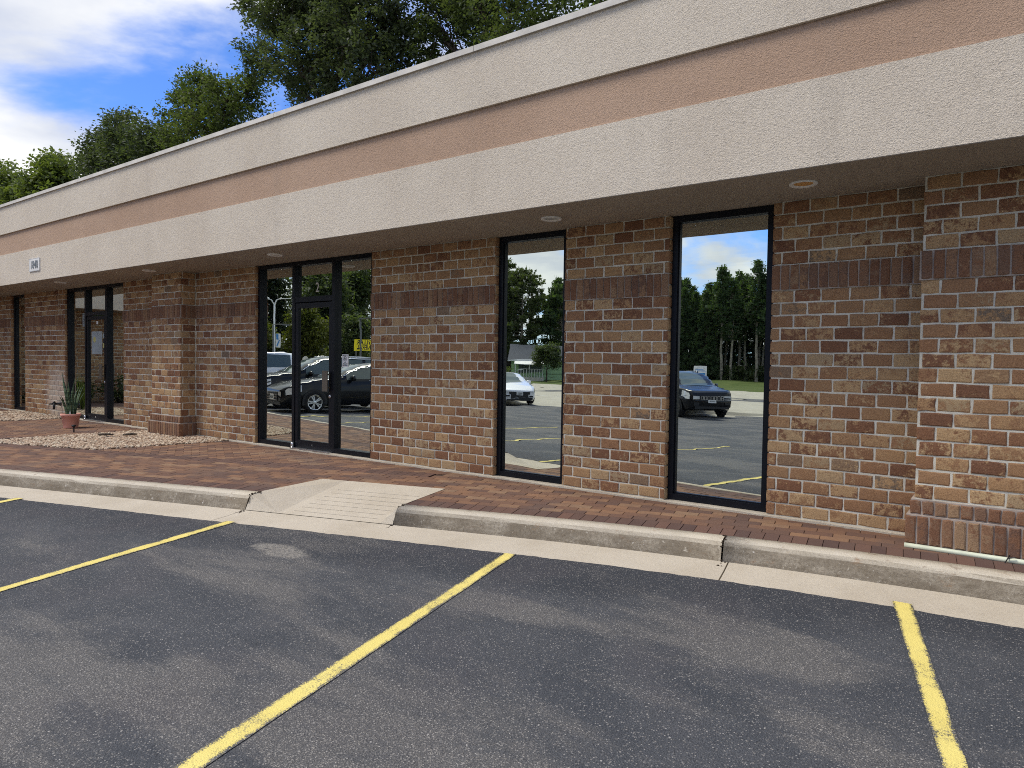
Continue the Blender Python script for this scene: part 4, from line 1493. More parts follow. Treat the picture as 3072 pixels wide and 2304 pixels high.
# ------------------------------------------------------------------ trees
def leaf_cloud(centres, radii, per, size, seed, flat=0.75, droop=0.0):
    """leaf-sized folded quads spread through clusters"""
    g = np.random.default_rng(seed)
    c = np.repeat(np.asarray(centres, float), per, axis=0)
    r = np.repeat(np.asarray(radii, float), per)
    n = len(c)
    d = g.normal(size=(n, 3)); d /= np.linalg.norm(d, axis=1)[:, None]
    rad = r * g.random(n) ** 0.45
    p = c + d * rad[:, None] * np.array([1, 1, flat])
    a = g.normal(size=(n, 3)); a[:, 2] = a[:, 2] * 0.55 - droop
    a /= np.linalg.norm(a, axis=1)[:, None]
    up = g.normal(size=(n, 3)) * 0.55 + np.array([0, 0, 1.0])
    b = np.cross(a, up); b /= np.linalg.norm(b, axis=1)[:, None] + 1e-9
    nn = np.cross(b, a)
    s = size * (0.6 + 0.8 * g.random(n))[:, None]
    w = 0.30 * s
    v = np.stack([p, p + a * s * .45 + b * w + nn * s * .10, p + a * s, p + a * s * .45 - b * w + nn * s * .10], 1).reshape(-1, 3)
    f = np.arange(n * 4).reshape(n, 4)
    return v, f
def limb(b, p0, p1, r0, r1, rng, n=5, wob=0.12, sides=6):
    p0, p1 = Vector(p0), Vector(p1)
    L = (p1 - p0).length
    pts, rr = [], []
    for i in range(n + 1):
        t = i / n
        q = p0.lerp(p1, t)
        if 0 < i < n:
            q += Vector((rng.uniform(-1, 1), rng.uniform(-1, 1), rng.uniform(-.5, .8))) * wob * L * .35
        pts.append(q); rr.append(r0 + (r1 - r0) * t)
    b.tube(pts, rr, sides, cap=False)
    return pts
def tree(base, blobs, mat, leaf, seed, label, cat='tree', group=None, dens=1.0, cl=0.55, per=46, name='tree', trunk_r=0.22, lean=(0, 0), twig=True, bark='bark'):
    rng = random.Random(seed)
    e = empty(name, base, 0, label, cat, group)
    B = Vector(base)
    cen, rad = [], []
    tb = MB()
    zs = sorted(b[2] - B.z for b in blobs)
    mid = Vector((sum(b[0] for b in blobs) / len(blobs) - B.x, sum(b[1] for b in blobs) / len(blobs) - B.y, zs[len(zs) // 2]))
    top = Vector((mid.x, mid.y, zs[-1]))
    fork = Vector((mid.x * .35, mid.y * .35, max(zs[0] * 0.55, 1.2)))
    tp_ = limb(tb, (0, 0, -.2), fork, trunk_r * 1.25, trunk_r * .85, rng, 5, .05, 9)
    st = limb(tb, fork, top, trunk_r * .85, trunk_r * .12, rng, 8, .10, 8)
    for bx, by, bz, br in blobs:
        c = Vector((bx, by, bz)) - B
        # a limb leaves the stem below the blob
        k = min(range(len(st)), key=lambda i: abs(st[i].z - (c.z - br * .9 - (c - st[i]).length * .25)))
        lp = limb(tb, st[k], c, trunk_r * .42 * (1 - k / len(st) * .6), .025, rng, 5, .14, 6)
        nc = max(4, int(dens * 15 * br * br))
        for i in range(nc):
            d = Vector((rng.gauss(0, 1), rng.gauss(0, 1), rng.gauss(0, 1))).normalized()
            q = c + d * br * rng.uniform(.35, 1.04)
            cen.append(q); rad.append(cl * rng.uniform(.55, 1.2))
            if twig and i % 2 == 0:
                tb.tube([lp[rng.randrange(2, len(lp))], (c + q) / 2 + Vector((0, 0, -.1)), q], [.030, .020, .008], 4, cap=False)
    tb.build('trunk', MAT[bark], e, True)
    v, f = leaf_cloud([tuple(c) for c in cen], rad, per, leaf, seed)
    link('crown', np_mesh('crown', v, f, MAT[mat]), e)
    return e
def wide(bs, f):
    return [(x, y, z, r * f) for x, y, z, r in bs]
GB = 'trees behind the office building'
gb_ = -0.45
big = [(-25.7, 12.5, 16.0, 1.6), (-28.3, 13.3, 15.1, 1.12), (-23.4, 11.8, 13.4, 1.6), (-24.1, 13.7, 16.0, 2.21), (-20.0, 12.2, 13.7, 1.86), (-19.1, 13.0, 14.7, 1.95), (-22.0, 12.5, 12.6, 1.49), (-25.1, 13.3, 12.9, 1.12), (-19.0, 11.8, 12.0, 1.2), (-19.3, 13.7, 13.4, 1.27), (-24.0, 12.2, 17.2, 2.11), (-21.5, 13.0, 17.2, 2.42), (-27.6, 12.5, 17.0, 0.73), (-22.5, 13.2, 14.8, 1.5), (-24.5, 14.0, 10.5, 2.2), (-20.0, 14.0, 9.8, 2.2)]
tree((-21.8, 13.4, gb_), big, 'leaf_dark', 0.155, 21, 'tallest dark leafy tree rising above the roof left of centre', group=GB, dens=1.35, cl=0.52, per=62, trunk_r=.34)
big2 = [(-17.1, 13.5, 13.6, 1.55), (-16.3, 14.3, 14.6, 1.82), (-13.4, 12.8, 12.8, 1.31), (-13.4, 14.7, 13.9, 1.15), (-11.6, 13.2, 12.7, 0.62), (-18.1, 14.0, 13.0, 0.98), (-14.9, 13.5, 12.7, 0.98), (-16.3, 14.3, 16.3, 2.07), (-12.7, 12.8, 14.2, 1.36), (-17.5, 14.7, 15.6, 1.44), (-15.2, 13.2, 13.9, 1.2), (-15.5, 14.5, 10.2, 2.2), (-12.8, 14.0, 10.0, 1.8)]
tree((-14.6, 14.0, gb_), big2, 'leaf_mid', 0.15, 22, 'mid green open tree whose crown ends above the middle of the roof edge', group=GB, dens=1.1, cl=0.5, per=56, trunk_r=.30)
tree((-9.6, 13.4, gb_), [(-9.9, 12.5, 12.25, 0.44), (-9.7, 13.3, 13.2, 0.75), (-9.3, 13.4, 11.0, 1.4), (-9.2, 13.2, 14.2, .8)], 'leaf_mid', 0.17, 23, 'slim tree showing only a tuft at the top right of the row', group=GB, trunk_r=.16)
yel = [(-32.5, 13.0, 14.1, 1.52), (-36.1, 13.8, 14.5, 1.25), (-29.3, 12.3, 13.1, 1.29), (-30.8, 14.2, 14.1, 1.2), (-31.1, 12.7, 12.4, 1.68), (-35.9, 13.5, 15.4, 0.74), (-32.5, 13.0, 15.2, 0.7), (-29.8, 13.8, 14.5, 0.76), (-33.0, 12.3, 12.0, 1.38), (-31.5, 14, 9.5, 2.2)]
tree((-32.2, 13.6, gb_), yel, 'leaf_yg', 0.17, 24, 'yellowish green tree left of the tallest dark tree', group=GB, dens=1.6, cl=0.6, per=46, trunk_r=.25)
dark = [(-43.8, 14.5, 14.5, 1.65), (-49.0, 15.3, 14.9, 1.6), (-39.2, 13.8, 13.2, 1.62), (-51.8, 15.7, 14.4, 1.22), (-38.0, 14.2, 12.7, 1.3), (-46.1, 15.0, 16.0, 0.95), (-42.0, 14.6, 12.6, 1.9), (-45.5, 15.2, 11.0, 2.5), (-47.0, 14.8, 13.4, 1.9)]
tree((-44.5, 15.0, gb_), wide(dark, 0.98), 'leaf_dark', 0.20, 25, 'broad round dark tree at the middle of the left row', group=GB, dens=1.6, cl=0.75, per=52, trunk_r=.3)
lite = [(-57.8, 15.5, 14.4, 1.72), (-56.8, 16.3, 14.1, 1.45), (-58.1, 14.8, 13.8, 1.2), (-59.9, 16.7, 15.8, 1.08), (-57, 15.6, 11.5, 2.4)]
tree((-57.6, 15.8, gb_), wide(lite, 1.02), 'leaf_light', 0.28, 26, 'light green tree with feathery leaves low at the left end of the roof', group=GB, dens=1.5, cl=0.8, per=44)
bush = [(-67.8, 15.5, 15.1, 1.84), (-75.4, 16.3, 17.1, 2.51), (-62.6, 14.8, 13.9, 1.08), (-68, 15.6, 12, 3)]
tree((-68.5, 15.6, gb_), wide(bush, 1.05), 'leaf_light', 0.30, 27, 'brightest green tree cut off by the left edge', group=GB, dens=1.3, cl=0.85, per=44)

# trees across the lot that show in the glass of door two
def round_blobs(base, H, rx, seed, low=0.25, n=11):
    g = random.Random(seed)
    out = []
    for i in range(n):
        t = low + (1 - low) * (i + .5) / n
        w = rx * math.sin(min(1.0, (t - low) / (1 - low) * .85 + .18) * PI) ** .7
        a = g.uniform(0, 2 * PI)
        rr = w * g.uniform(.25, .75)
        out.append((base[0] + rr * math.cos(a), base[1] + rr * math.sin(a), base[2] + H * t - .3, rx * g.uniform(.38, .55)))
    return out
GD = 'leafy trees across the parking lot'
far_trees = [(-56, -27, 12.0, 4.6, 'leaf_mid'), (-60.5, -34, 12.6, 4.6, 'leaf_dark'), (-55, -38, 10.6, 4.2, 'leaf_mid'),
             (-57, -44, 11.4, 4.4, 'leaf_mid'), (-66, -30, 13.6, 5, 'leaf_dark'), (-64, -45, 13.0, 5, 'leaf_dark'), (-62, -55, 10.4, 4.4, 'leaf_mid'), (-70, -52, 13, 5, 'leaf_dark')]
flab = ['mid green tree at the near end of the row across the lot', 'tall dark green tree behind the white street lamp', 'mid green tree behind the leaning thin trunk',
        'mid green tree behind the yellow shop sign', 'tallest dark tree at the back of the row across the lot', 'dark tall tree behind the yellow shop sign',
        'shorter mid green tree beyond the yellow shop sign', 'dark tree farthest back beyond the yellow shop sign']
for i, (x, y, H, rx, mt) in enumerate(far_trees):
    bs = (x, y, gz(y) - .1)
    tree(bs, round_blobs(bs, H, rx, 40 + i, .2, 12), mt, 0.34, 60 + i, flab[i], group=GD, dens=.85, cl=1.0, per=34, trunk_r=.25, twig=False)
ylow = [(-47.5, -23.5, 6.0, 2.3), (-47.5, -30.5, 6.2, 2.6), (-47, -35.5, 5.9, 2.4), (-46.0, -39.5, 5.6, 2.4), (-50, -27, 5.6, 2.2)]
ylab = ['yellowish small tree right behind the white street lamp', 'yellowish small tree behind the roof of the black van', 'yellowish small tree left of the tall grey lamp pole',
        'yellowish small tree beside the yellow shop sign', 'yellowish small tree in the gap behind the white street lamp']
for i, (x, y, H, rx) in enumerate(ylow):
    bs = (x, y, gz(y) - .1)
    tree(bs, round_blobs(bs, H, rx, 80 + i, .12, 9), 'leaf_yellow' if i != 2 else 'leaf_mid', 0.26, 90 + i, ylab[i], 'tree', 'small yellowish trees across the lot', dens=1.6, cl=.7, per=34, trunk_r=.09, twig=False)
def bush_thing(x, y, H, rx, mat, seed, label, group=None, name='bush', leaf=.16, ry=None):
    bs = (x, y, gz(y) - .05)
    g = random.Random(seed)
    ry = ry or rx
    cen, rad = [], []
    for i in range(int(26 * max(1, rx * ry))):
        a = g.uniform(0, 2 * PI); q = g.random() ** .5
        cen.append((rx * q * math.cos(a), ry * q * math.sin(a), H * (.15 + .78 * g.random() * (1 - .35 * q * q)))); rad.append(.30 * H * g.uniform(.6, 1.1))
    e = empty(name, bs, 0, label, 'bush', group)
    b = MB()
    for i in range(6):
        b.tube([(0.1 * i - .25, 0, 0), (cen[i][0] * .5, cen[i][1] * .5, cen[i][2] * .5), cen[i]], [.03, .02, .008], 5, cap=False)
    b.build('stem', MAT['bark'], e)
    v, f = leaf_cloud(cen, rad, 44, leaf, seed, .9)
    link('foliage', np_mesh('foliage', v, f, MAT[mat]), e)
    return e
blab = ['dark bush under the trees, end nearest the wing', 'dark bush behind the white street lamp', 'dark bush behind the round pole reflector', 'dark bush behind the black van roof', 'dark bush behind the tall grey lamp pole', 'dark bush under the yellow shop sign', 'dark bush beyond the yellow shop sign']
for i, (x, y) in enumerate([(-49, -19), (-50.5, -24), (-51, -29), (-50.5, -33), (-49.5, -37), (-48.5, -41), (-47, -46)]):
    bush_thing(x, y, 3.6, 2.7, 'leaf_dark' if i % 2 else 'leaf_mid', 120 + i, blab[i], 'bushes under the trees across the lot', leaf=.28)

# ---- conifers
def pine_mesh(H, bare, rmax, seed, mat, n_br=70, tuft=0.42, kind='pine', cone=False):
    g = random.Random(seed)
    npg = np.random.default_rng(seed)
    tb = MB()
    pts = [(g.uniform(-.06, .06) * i, g.uniform(-.06, .06) * i, H * i / 7) for i in range(8)]
    pts[0] = (0, 0, -.3)
    tb.tube(pts, [.21 * (1 - .86 * i / 7) * H / 14 for i in range(8)], 7, cap=False)
    cen = []
    for i in range(n_br):
        t = bare + (1 - bare) * (i / n_br) ** (0.9 if kind == 'pine' else 1.05)
        z = H * t
        a = i * 2.4 + g.uniform(-.5, .5)
        if kind == 'spruce':
            L = rmax * (1 - (t - bare) / (1 - bare)) ** .8 * g.uniform(.75, 1.05) + .15
            dz = -.12 * L
        else:
            k = (t - bare) / (1 - bare)
            if cone:
                L = rmax * (1 - k) ** .5 * g.uniform(.45, 1.15) * (.62 + .38 * min(1, k * 4)) + .12
                dz = .10 * L * g.uniform(-.6, 1.3)
            else:
                L = rmax * (math.sin(min(1, k * .72 + .25) * PI) ** .6) * g.uniform(.55, 1.1) + .2
                dz = .22 * L * g.uniform(.2, 1.3)
        e = Vector((L * math.cos(a), L * math.sin(a), z + dz))
        tb.tube([(0, 0, z), (e.x * .55, e.y * .55, z + dz * .35), e], [.05, .035, .012], 4, cap=False)
        m_ = max(2, int(L * (2.6 if kind == 'pine' else 3.4)))
        for j in range(m_):
            s = .38 + .62 * (j + g.random()) / m_
            cen.append((e.x * s + g.uniform(-.3, .3) * L * .35, e.y * s + g.uniform(-.3, .3) * L * .35, z + dz * s + g.uniform(-.05, .22)))
    cen.append((0, 0, H))
    c = np.repeat(np.array(cen), 16, axis=0)
    n = len(c)
    d = npg.normal(size=(n, 3)); d[:, 2] = d[:, 2] * .55 + (.45 if kind == 'pine' else 0.0)
    d /= np.linalg.norm(d, axis=1)[:, None]
    o = np.cross(d, npg.normal(size=(n, 3))); o /= np.linalg.norm(o, axis=1)[:, None]
    L = tuft * (.6 + .7 * npg.random(n))[:, None]
    w = L * .16
    p = c + npg.normal(size=(n, 3)) * tuft * .18
    v = np.stack([p - o * w * .4, p + d * L * .6 - o * w, p + d * L, p + d * L * .6 + o * w], 1).reshape(-1, 3)
    return tb, np_mesh('crown', v, np.arange(n * 4).reshape(n, 4), MAT[mat])
protos = []
for i, (H, bare, rm, mat, kind, nb, bk) in enumerate([(15.6, .44, 2.5, 'needle', 'pine', 84, 'bark_l'), (16.3, .50, 2.3, 'needle', 'pine', 80, 'bark_l'), (15.0, .40, 2.6, 'needle', 'pine', 86, 'bark_l'), (14.5, .03, 2.9, 'needle', 'spruce', 120, 'bark')]):
    tb, cm = pine_mesh(H, bare, rm, 200 + i, mat, nb, .5, kind, True)
    e = empty('pine_tree', (0, 0, -500))
    tb.build('trunk', MAT[bk], e)
    link('crown', cm, e)
    protos.append(e)
GW = 'pines of the wood beyond the lawn'
wr = random.Random(77)
first = [True] * 4
spots = []
for rowi, (y, stp) in enumerate(((-97, 2.2), (-101, 2.5), (-105, 2.6), (-110, 2.6))):
    x = -66 + rowi
    while x < 6:
        spots.append((x + wr.uniform(-.8, .8), y + wr.uniform(-1.3, 1.3), rowi))
        x += stp
for (x, y, rowi) in spots:
    k = 3 if (rowi == 0 and (-46 < x < -35.5)) else (3 if rowi == 3 else wr.randrange(3))
    p = protos[k]
    o = p if first[k] else copy_tree(p)
    first[k] = False
    o.location = (x, y, gz(y) - .1)
    o.rotation_euler = (0, 0, wr.uniform(0, 6.28))
    s = wr.uniform(.90, 1.07)
    o.scale = (s, s, s)
    if k == 3:
        tag(o, *(('dense dark spruce with branches down to the lawn in front of the wood', 'spruce', 'spruces at the edge of the wood') if rowi == 0 else ('dark spruce deep in the wood behind the pine trunks', 'spruce', 'spruces deep in the wood')))
    else:
        tag(o, 'tall dark pine with bare lower trunk in the wood beyond the lawn', 'pine', GW)
for i in range(4):
    if first[i]:
        for c in list(protos[i].children): bpy.data.objects.remove(c, do_unlink=True)
        bpy.data.objects.remove(protos[i], do_unlink=True)
# undergrowth below the pines: one mass
cen = [(wr.uniform(-66, 6), wr.uniform(-108, -95.5), gz(-97) + wr.uniform(.1, 1.0) + 1.6 * wr.random() ** 2) for _ in range(1100)]
v, f = leaf_cloud(cen, [1.0] * len(cen), 22, .5, 311, .8)
tag(link('undergrowth', np_mesh('undergrowth', v, f, MAT['leaf_mid'])), 'green undergrowth along the foot of the pine wood', kind='stuff')
# red pines behind the green house
for i, (x, y, H, lab) in enumerate([(-57.5, -75.5, 15.6, 'largest red pine with open crown behind the green house'), (-53.5, -80.0, 13.5, 'red pine to the right of the largest one behind the green house'), (-62.5, -77.0, 17.5, 'red pine left of the largest one, cut by the window edge')]):
    tb, cm = pine_mesh(H, .22 if i != 2 else .3, 4.6, 230 + i, 'needle_y' if i != 1 else 'needle', 90, .62)
    e = empty('red_pine', (x, y, gz(y) - .1), 0, lab, 'pine', 'red pines behind the green house')
    tb.build('trunk', MAT['bark_l'], e); link('crown', cm, e)
for i, (x, y, H, lab) in enumerate([(-49.5, -82, 13, 'dark spruce behind the round tree of the green house'), (-46, -84, 12, 'dark spruce at the right behind the green house'), (-55, -88, 12, 'dark spruce half hidden by the largest red pine')]):
    tb, cm = pine_mesh(H, .05, 3.0, 240 + i, 'needle', 110, .5, 'spruce')
    e = empty('spruce_tree', (x, y, gz(y) - .1), 0, lab, 'spruce', 'spruces behind the green house')
    tb.build('trunk', MAT['bark'], e); link('crown', cm, e)

# ------------------------------------------------------------------ vehicles
MAT['paint_black'] = simple('black_car_paint', (0.005, 0.006, 0.008), 0.22, 0.25, 0.0, 0.2, .05)
MAT['paint_white'] = simple('white_car_paint', (0.80, 0.81, 0.82), 0.3, 0.5, 0.0, 1.0, .03)
MAT['car_glass'] = simple('sky_toned_car_glass', (0.085, 0.115, 0.110), 0.05, 0.6, 0.0, 0.0, .05)  # base colour lightened to greenish grey, standing in for sky reflected in the panes
MAT['tyre'] = simple('tyre_rubber', (0.016, 0.016, 0.017), 0.8, 0.2)
MAT['rim'] = simple('alloy_rim', (0.60, 0.61, 0.62), 0.25, 0.5, 0.9)
MAT['rim_dark'] = simple('dark_alloy_rim', (0.10, 0.10, 0.105), 0.3, 0.5, 0.8)
MAT['headlight'] = simple('headlight_lens', (0.62, 0.63, 0.62), 0.12, 0.7, 0.2, 0.5)
MAT['taillight'] = simple('red_lens', (0.35, 0.02, 0.02), 0.2, 0.6)
def interp(keys, s):
    if s <= keys[0][0]: return keys[0][1]
    for (a, va), (b_, vb) in zip(keys, keys[1:]):
        if s <= b_:
            t = (s - a) / (b_ - a)
            return va + (vb - va) * (t * t * (3 - 2 * t) * .45 + t * .55)
    return keys[-1][1]
class Car:
    def __init__(c, L, top, belt, hw, zb, fa, wb, wr_, tumble=.36):
        c.L, c.top, c.belt, c.hw, c.zb, c.fa, c.wb, c.wr, c.tum = L, top, belt, hw, zb, fa, wb, wr_, tumble
    def sec(c, s):
        zb, be, to, w = interp(c.zb, s), interp(c.belt, s), interp(c.top, s), interp(c.hw, s)
        to = max(to, be + .02)
        w2 = max(.05, w * .95 - c.tum * max(0, to - be - .06))
        md = zb + .45 * (be - zb)
        e = min(.06, (to - be) * .4)
        return [(0, zb), (w * .88, zb), (w * .97, zb + .10), (w, md), (w * .992, be - .12), (w * .95, be), (w2, to - e), (w2 * .82, to - e * .2), (0, to)]
    def P(c, s, y, z): return Vector((c.fa - s, y, z))
    def side(c, s, q, sd, off=.008, i0=5, i1=6):
        k = c.sec(s)
        a, b_ = k[i0], k[i1]
        y = a[0] + (b_[0] - a[0]) * q; z = a[1] + (b_[1] - a[1]) * q
        n = Vector((0, b_[1] - a[1], -(b_[0] - a[0]))).normalized()
        return c.P(s, sd * (y + n.y * off), z + n.z * off)
def build_car(c, label, cat, group, paint, rim, loc, heading, trim=True, windows=(), grille='bars', rails=False, ws=(1.6, 2.5), rw=None, nsp=10, frame_y=0):
    root = empty('car', loc, math.atan2(heading[1], heading[0]), label, cat, group)
    # body shell
    N = 56
    ss = [c.L * (i / N) for i in range(N + 1)]
    b = MB()
    ring = []
    for s in ss:
        k = c.sec(s)
        pts = [c.P(s, y, z) for y, z in k] + [c.P(s, -y, z) for y, z in k[-2:0:-1]]
        ring.append(pts)
    n = len(ring[0])
    b.add([p for r_ in ring for p in r_], [(i * n + j, (i + 1) * n + j, (i + 1) * n + (j + 1) % n, i * n + (j + 1) % n) for i in range(N) for j in range(n)]
          + [tuple(range(n)), tuple(N * n + j for j in range(n - 1, -1, -1))])
    b.build('body', MAT[paint], root, True)
    # side windows and their bright moulding
    for sd in (1, -1):
        for (a, e) in windows:
            g = MB()
            m_ = max(4, int((e - a) / .08))
            vs = []
            for i in range(m_ + 1):
                s = a + (e - a) * i / m_
                vs += [c.side(s, .06, sd), c.side(s, .93, sd)]
            g.add(vs, [(2 * i, 2 * i + 2, 2 * i + 3, 2 * i + 1) if sd > 0 else (2 * i, 2 * i + 1, 2 * i + 3, 2 * i + 2) for i in range(m_)])
            g.build('side_window', MAT['car_glass'], root, True)
        if trim and windows:
            t = MB()
            a, e = windows[0][0] - .15, windows[-1][1] + .05
            t.tube([c.side(a + (e - a) * i / 24, .985, sd, .012) for i in range(25)], .014, 6)
            t.build('window_trim', MAT['chrome'], root, True)
        if rails:
            t = MB()
            a, e = ws[1] + .25, windows[-1][1] + .1
            t.tube([c.side(a + (e - a) * i / 12, 1.0, sd, .03) + Vector((0, -sd * .10, .055)) for i in range(13)], .02, 6)
            t.build('roof_rail', MAT['chrome'], root, True)
        # mirror, door handles, door gaps
        ms = ws[0] + .55
        mb_ = MB()
        mp_ = c.side(ms, .12, sd, .03)
        mb_.lathe([(0, -.11), (.07, -.09), (.09, 0), (.075, .08), (0, .10)], 12, Matrix.Translation(mp_ + Vector((0, sd * .12, .02))) @ Matrix.Rotation(PI / 2, 4, 'X') @ Matrix.Diagonal((.75, 1, 1.2, 1)))
        mb_.tube([mp_, mp_ + Vector((0, sd * .1, 0))], .025, 6)
        mb_.build('wing_mirror', MAT[paint], root, True)
        for (a, e) in windows[:2]:
            hb = MB()
            q0 = c.side(e - .28, .22, sd, .02, 5, 4); q1 = c.side(e - .08, .22, sd, .02, 5, 4)
            hb.tube([q0, (q0 + q1) / 2 + Vector((0, sd * .012, 0)), q1], .016, 6)
            hb.build('door_handle', MAT[paint] if not trim else MAT['chrome'], root, True)
            gp = MB()
            gp.tube([c.side(e + .03, q, sd, .001, 2, 3) for q in (0, .5, 1)] + [c.side(e + .03, q, sd, .001, 3, 4) for q in (.5, 1)] + [c.side(e + .03, 1, sd, .001, 4, 5)], .006, 4)
            gp.build('door_gap', MAT['black'], root)
        # wheels
        for wx in (0.0, -c.wb):
            hwid = interp(c.hw, c.fa - wx)
            ar = MB()
            ra = c.wr + .055
            na = 18
            vs = [(wx + ra * math.cos(math.radians(-14 + 208 * i / na)), sd * (hwid + .006), c.wr + ra * math.sin(math.radians(-14 + 208 * i / na))) for i in range(na + 1)] + [(wx, sd * (hwid + .006), c.wr)]
            ar.add(vs, [(i, i + 1, na + 1) if sd < 0 else (i + 1, i, na + 1) for i in range(na)])
            ar.build('wheel_arch', MAT['black'], root)
            we = link('wheel', None, root, (wx, sd * (hwid - .10), c.wr))
            M = Matrix.Rotation(-PI / 2 * sd, 4, 'X')
            ty = MB(); r = c.wr
            ty.lathe([(r * .70, -.1), (r * .93, -.11), (r, -.08), (r, .08), (r * .95, .115), (r * .72, .122), (r * .70, .10)], 30, M)
            ty.build('tyre', MAT['tyre'], we, True)
            rm = MB()
            rm.lathe([(r * .705, .118), (r * .66, .122), (r * .64, .06), (r * .60, .02), (0, .02)], 30, M)
            rm.build('rim_barrel', MAT['rim_dark'], we, True)
            sp = MB()
            for i in range(nsp):
                a = 2 * PI * (i // 2 * 2) / nsp + (.17 if i % 2 else -.17) if nsp == 10 else 2 * PI * i / nsp
                sp.box(r * .10, r * .66, -.018, .018, .095, .115, M=M @ Matrix.Rotation(a, 4, 'Z'))
            sp.lathe([(r * .18, .10), (r * .16, .118), (0, .122)], 16, M)
            sp.lathe([(r * .70, .119), (r * .69, .128), (r * .63, .124), (r * .62, .10)], 30, M)
            sp.build('rim', MAT[rim], we)
        # lamps
        hl = MB()
        s0, s1 = .10, .58
        vs = []
        for i in range(9):
            s = s0 + (s1 - s0) * i / 8
            t = i / 8
            vs += [c.side(s, .55 + .2 * t, sd, .012, 3, 4), c.side(s, .9 - .05 * t, sd, .012, 4, 5)]
        hl.add(vs, [(2 * i, 2 * i + 2, 2 * i + 3, 2 * i + 1) for i in range(8)])
        # the lamp wraps round onto the nose
        k = c.sec(.04)
        hl.add([c.P(-.012, sd * k[3][0] * .62, k[4][1] - .02), c.P(-.012, sd * k[3][0] * .97, k[4][1] - .05), c.P(-.012, sd * k[3][0] * .95, k[5][1] - .03), c.P(-.012, sd * k[3][0] * .62, k[5][1] - .04)], [(0, 1, 2, 3)])
        hl.build('headlight', MAT['headlight'], root, True)
        tl = MB()
        k = c.sec(c.L - .12)
        tl.box(c.fa - c.L - .01, c.fa - c.L + .16, min(sd * k[3][0] * .74, sd * k[3][0] * 1.005), max(sd * k[3][0] * .74, sd * k[3][0] * 1.005), k[4][1] - .10, k[4][1] + .08)
        tl.build('tail_light', MAT['taillight'], root)
    # windscreen and rear window
    def screen(a, e, nm):
        g = MB(); vs = []
        m_ = 10
        for i in range(m_ + 1):
            s = a + (e - a) * i / m_
            k = c.sec(s)
            for fr in (-.93, -.6, -.3, 0, .3, .6, .93):
                y = k[6][0] * fr
                z = k[8][1] - (k[8][1] - k[6][1]) * fr * fr
                vs.append(c.P(s - (.006 if nm == 'windscreen' else -.006), y, z + .010))
        g.add(vs, [(7 * i + j, 7 * i + j + 1, 7 * i + 8 + j, 7 * i + 7 + j) for i in range(m_) for j in range(6)])
        g.build(nm, MAT['car_glass'], root, True)
    screen(ws[0], ws[1], 'windscreen')
    if rw: screen(rw[0], rw[1], 'rear_window')
    # nose
    k = c.sec(.0)
    zl, zh, yw = k[0][1], k[5][1], k[3][0]
    gr_ = MB()
    if grille == 'bars':
        gr_.box(c.fa - .02, c.fa + .022, -yw * .58, yw * .58, zh - .30, zh - .03)
        gr_.build('grille', MAT['black'], root)
        br = MB()
        for i in range(4):
            z = zh - .27 + i * .072
            br.box(c.fa + .0225, c.fa + .034, -yw * .57, yw * .57, z, z + .02)
        br.build('grille_bar', MAT['chrome'], root)
    elif grille == 'slots':
        gr_.box(c.fa - .02, c.fa + .012, -yw * .66, yw * .66, zh - .19, zh - .02)
        gr_.build('grille', MAT['black'], root)
        for i in range(7):
            y = (i - 3) * yw * .178
            w = yw * .072
            sl = MB()
            for a in ((y - w, y - w + .016, zh - .18, zh - .03), (y + w - .016, y + w, zh - .18, zh - .03), (y - w + .0165, y + w - .0165, zh - .046, zh - .03), (y - w + .0165, y + w - .0165, zh - .18, zh - .164)):
                sl.box(c.fa + .0125, c.fa + .028, a[0], a[1], a[2], a[3])
            sl.build('grille_slot', MAT['chrome'], root)
    else:
        gr_.box(c.fa - .02, c.fa + .012, -yw * .74, yw * .74, zh - .17, zh - .07)
        gr_.box(c.fa - .02, c.fa + .014, -yw * .62, yw * .62, zl + .10, zl + .25)
        gr_.build('grille', MAT['black'], root)
    lb = MB()
    lb.box(c.fa - .05, c.fa + .018, -yw * .9, yw * .9, zl - .01, zl + .09)
    for sd in (1, -1):
        lb.box(c.fa - .02, c.fa + .016, min(sd * yw * .68, sd * yw * .95), max(sd * yw * .68, sd * yw * .95), zl + .13, zl + .20)
    lb.build('lower_bumper', MAT['black'], root)
    pl_ = MB()
    zp = zl + .26 if grille != 'bars' else zl + .22
    pl_.box(c.fa + .015, c.fa + .037, -.155, .155, zp - .075, zp + .075)
    plo = pl_.build('number_plate', MAT['white'], root)
    b2 = MB()
    for i in range(6):
        b2.box(c.fa + .0372, c.fa + .0385, -.115 + i * .04, -.09 + i * .04, zp - .035, zp + .03)
    b2.build('characters', MAT['ink'], plo)
    return root
GC = 'vehicles standing in the parking lot'
sedan = Car(5.1, [(0, .70), (.2, .82), (.7, .94), (1.4, 1.02), (1.7, 1.07), (2.15, 1.29), (2.6, 1.44), (3.1, 1.50), (3.6, 1.48), (4.1, 1.36), (4.6, 1.16), (4.95, 1.10), (5.1, .98)],
            [(0, .66), (.2, .76), (.7, .87), (1.4, .95), (2.6, 1.0), (3.6, 1.03), (4.5, 1.06), (4.95, 1.02), (5.1, .92)],
            [(0, .70), (.12, .80), (.4, .89), (.9, .945), (4.2, .945), (4.8, .88), (5.1, .74)],
            [(0, .26), (.4, .20), (4.6, .20), (5.1, .34)], .96, 2.87, .335)
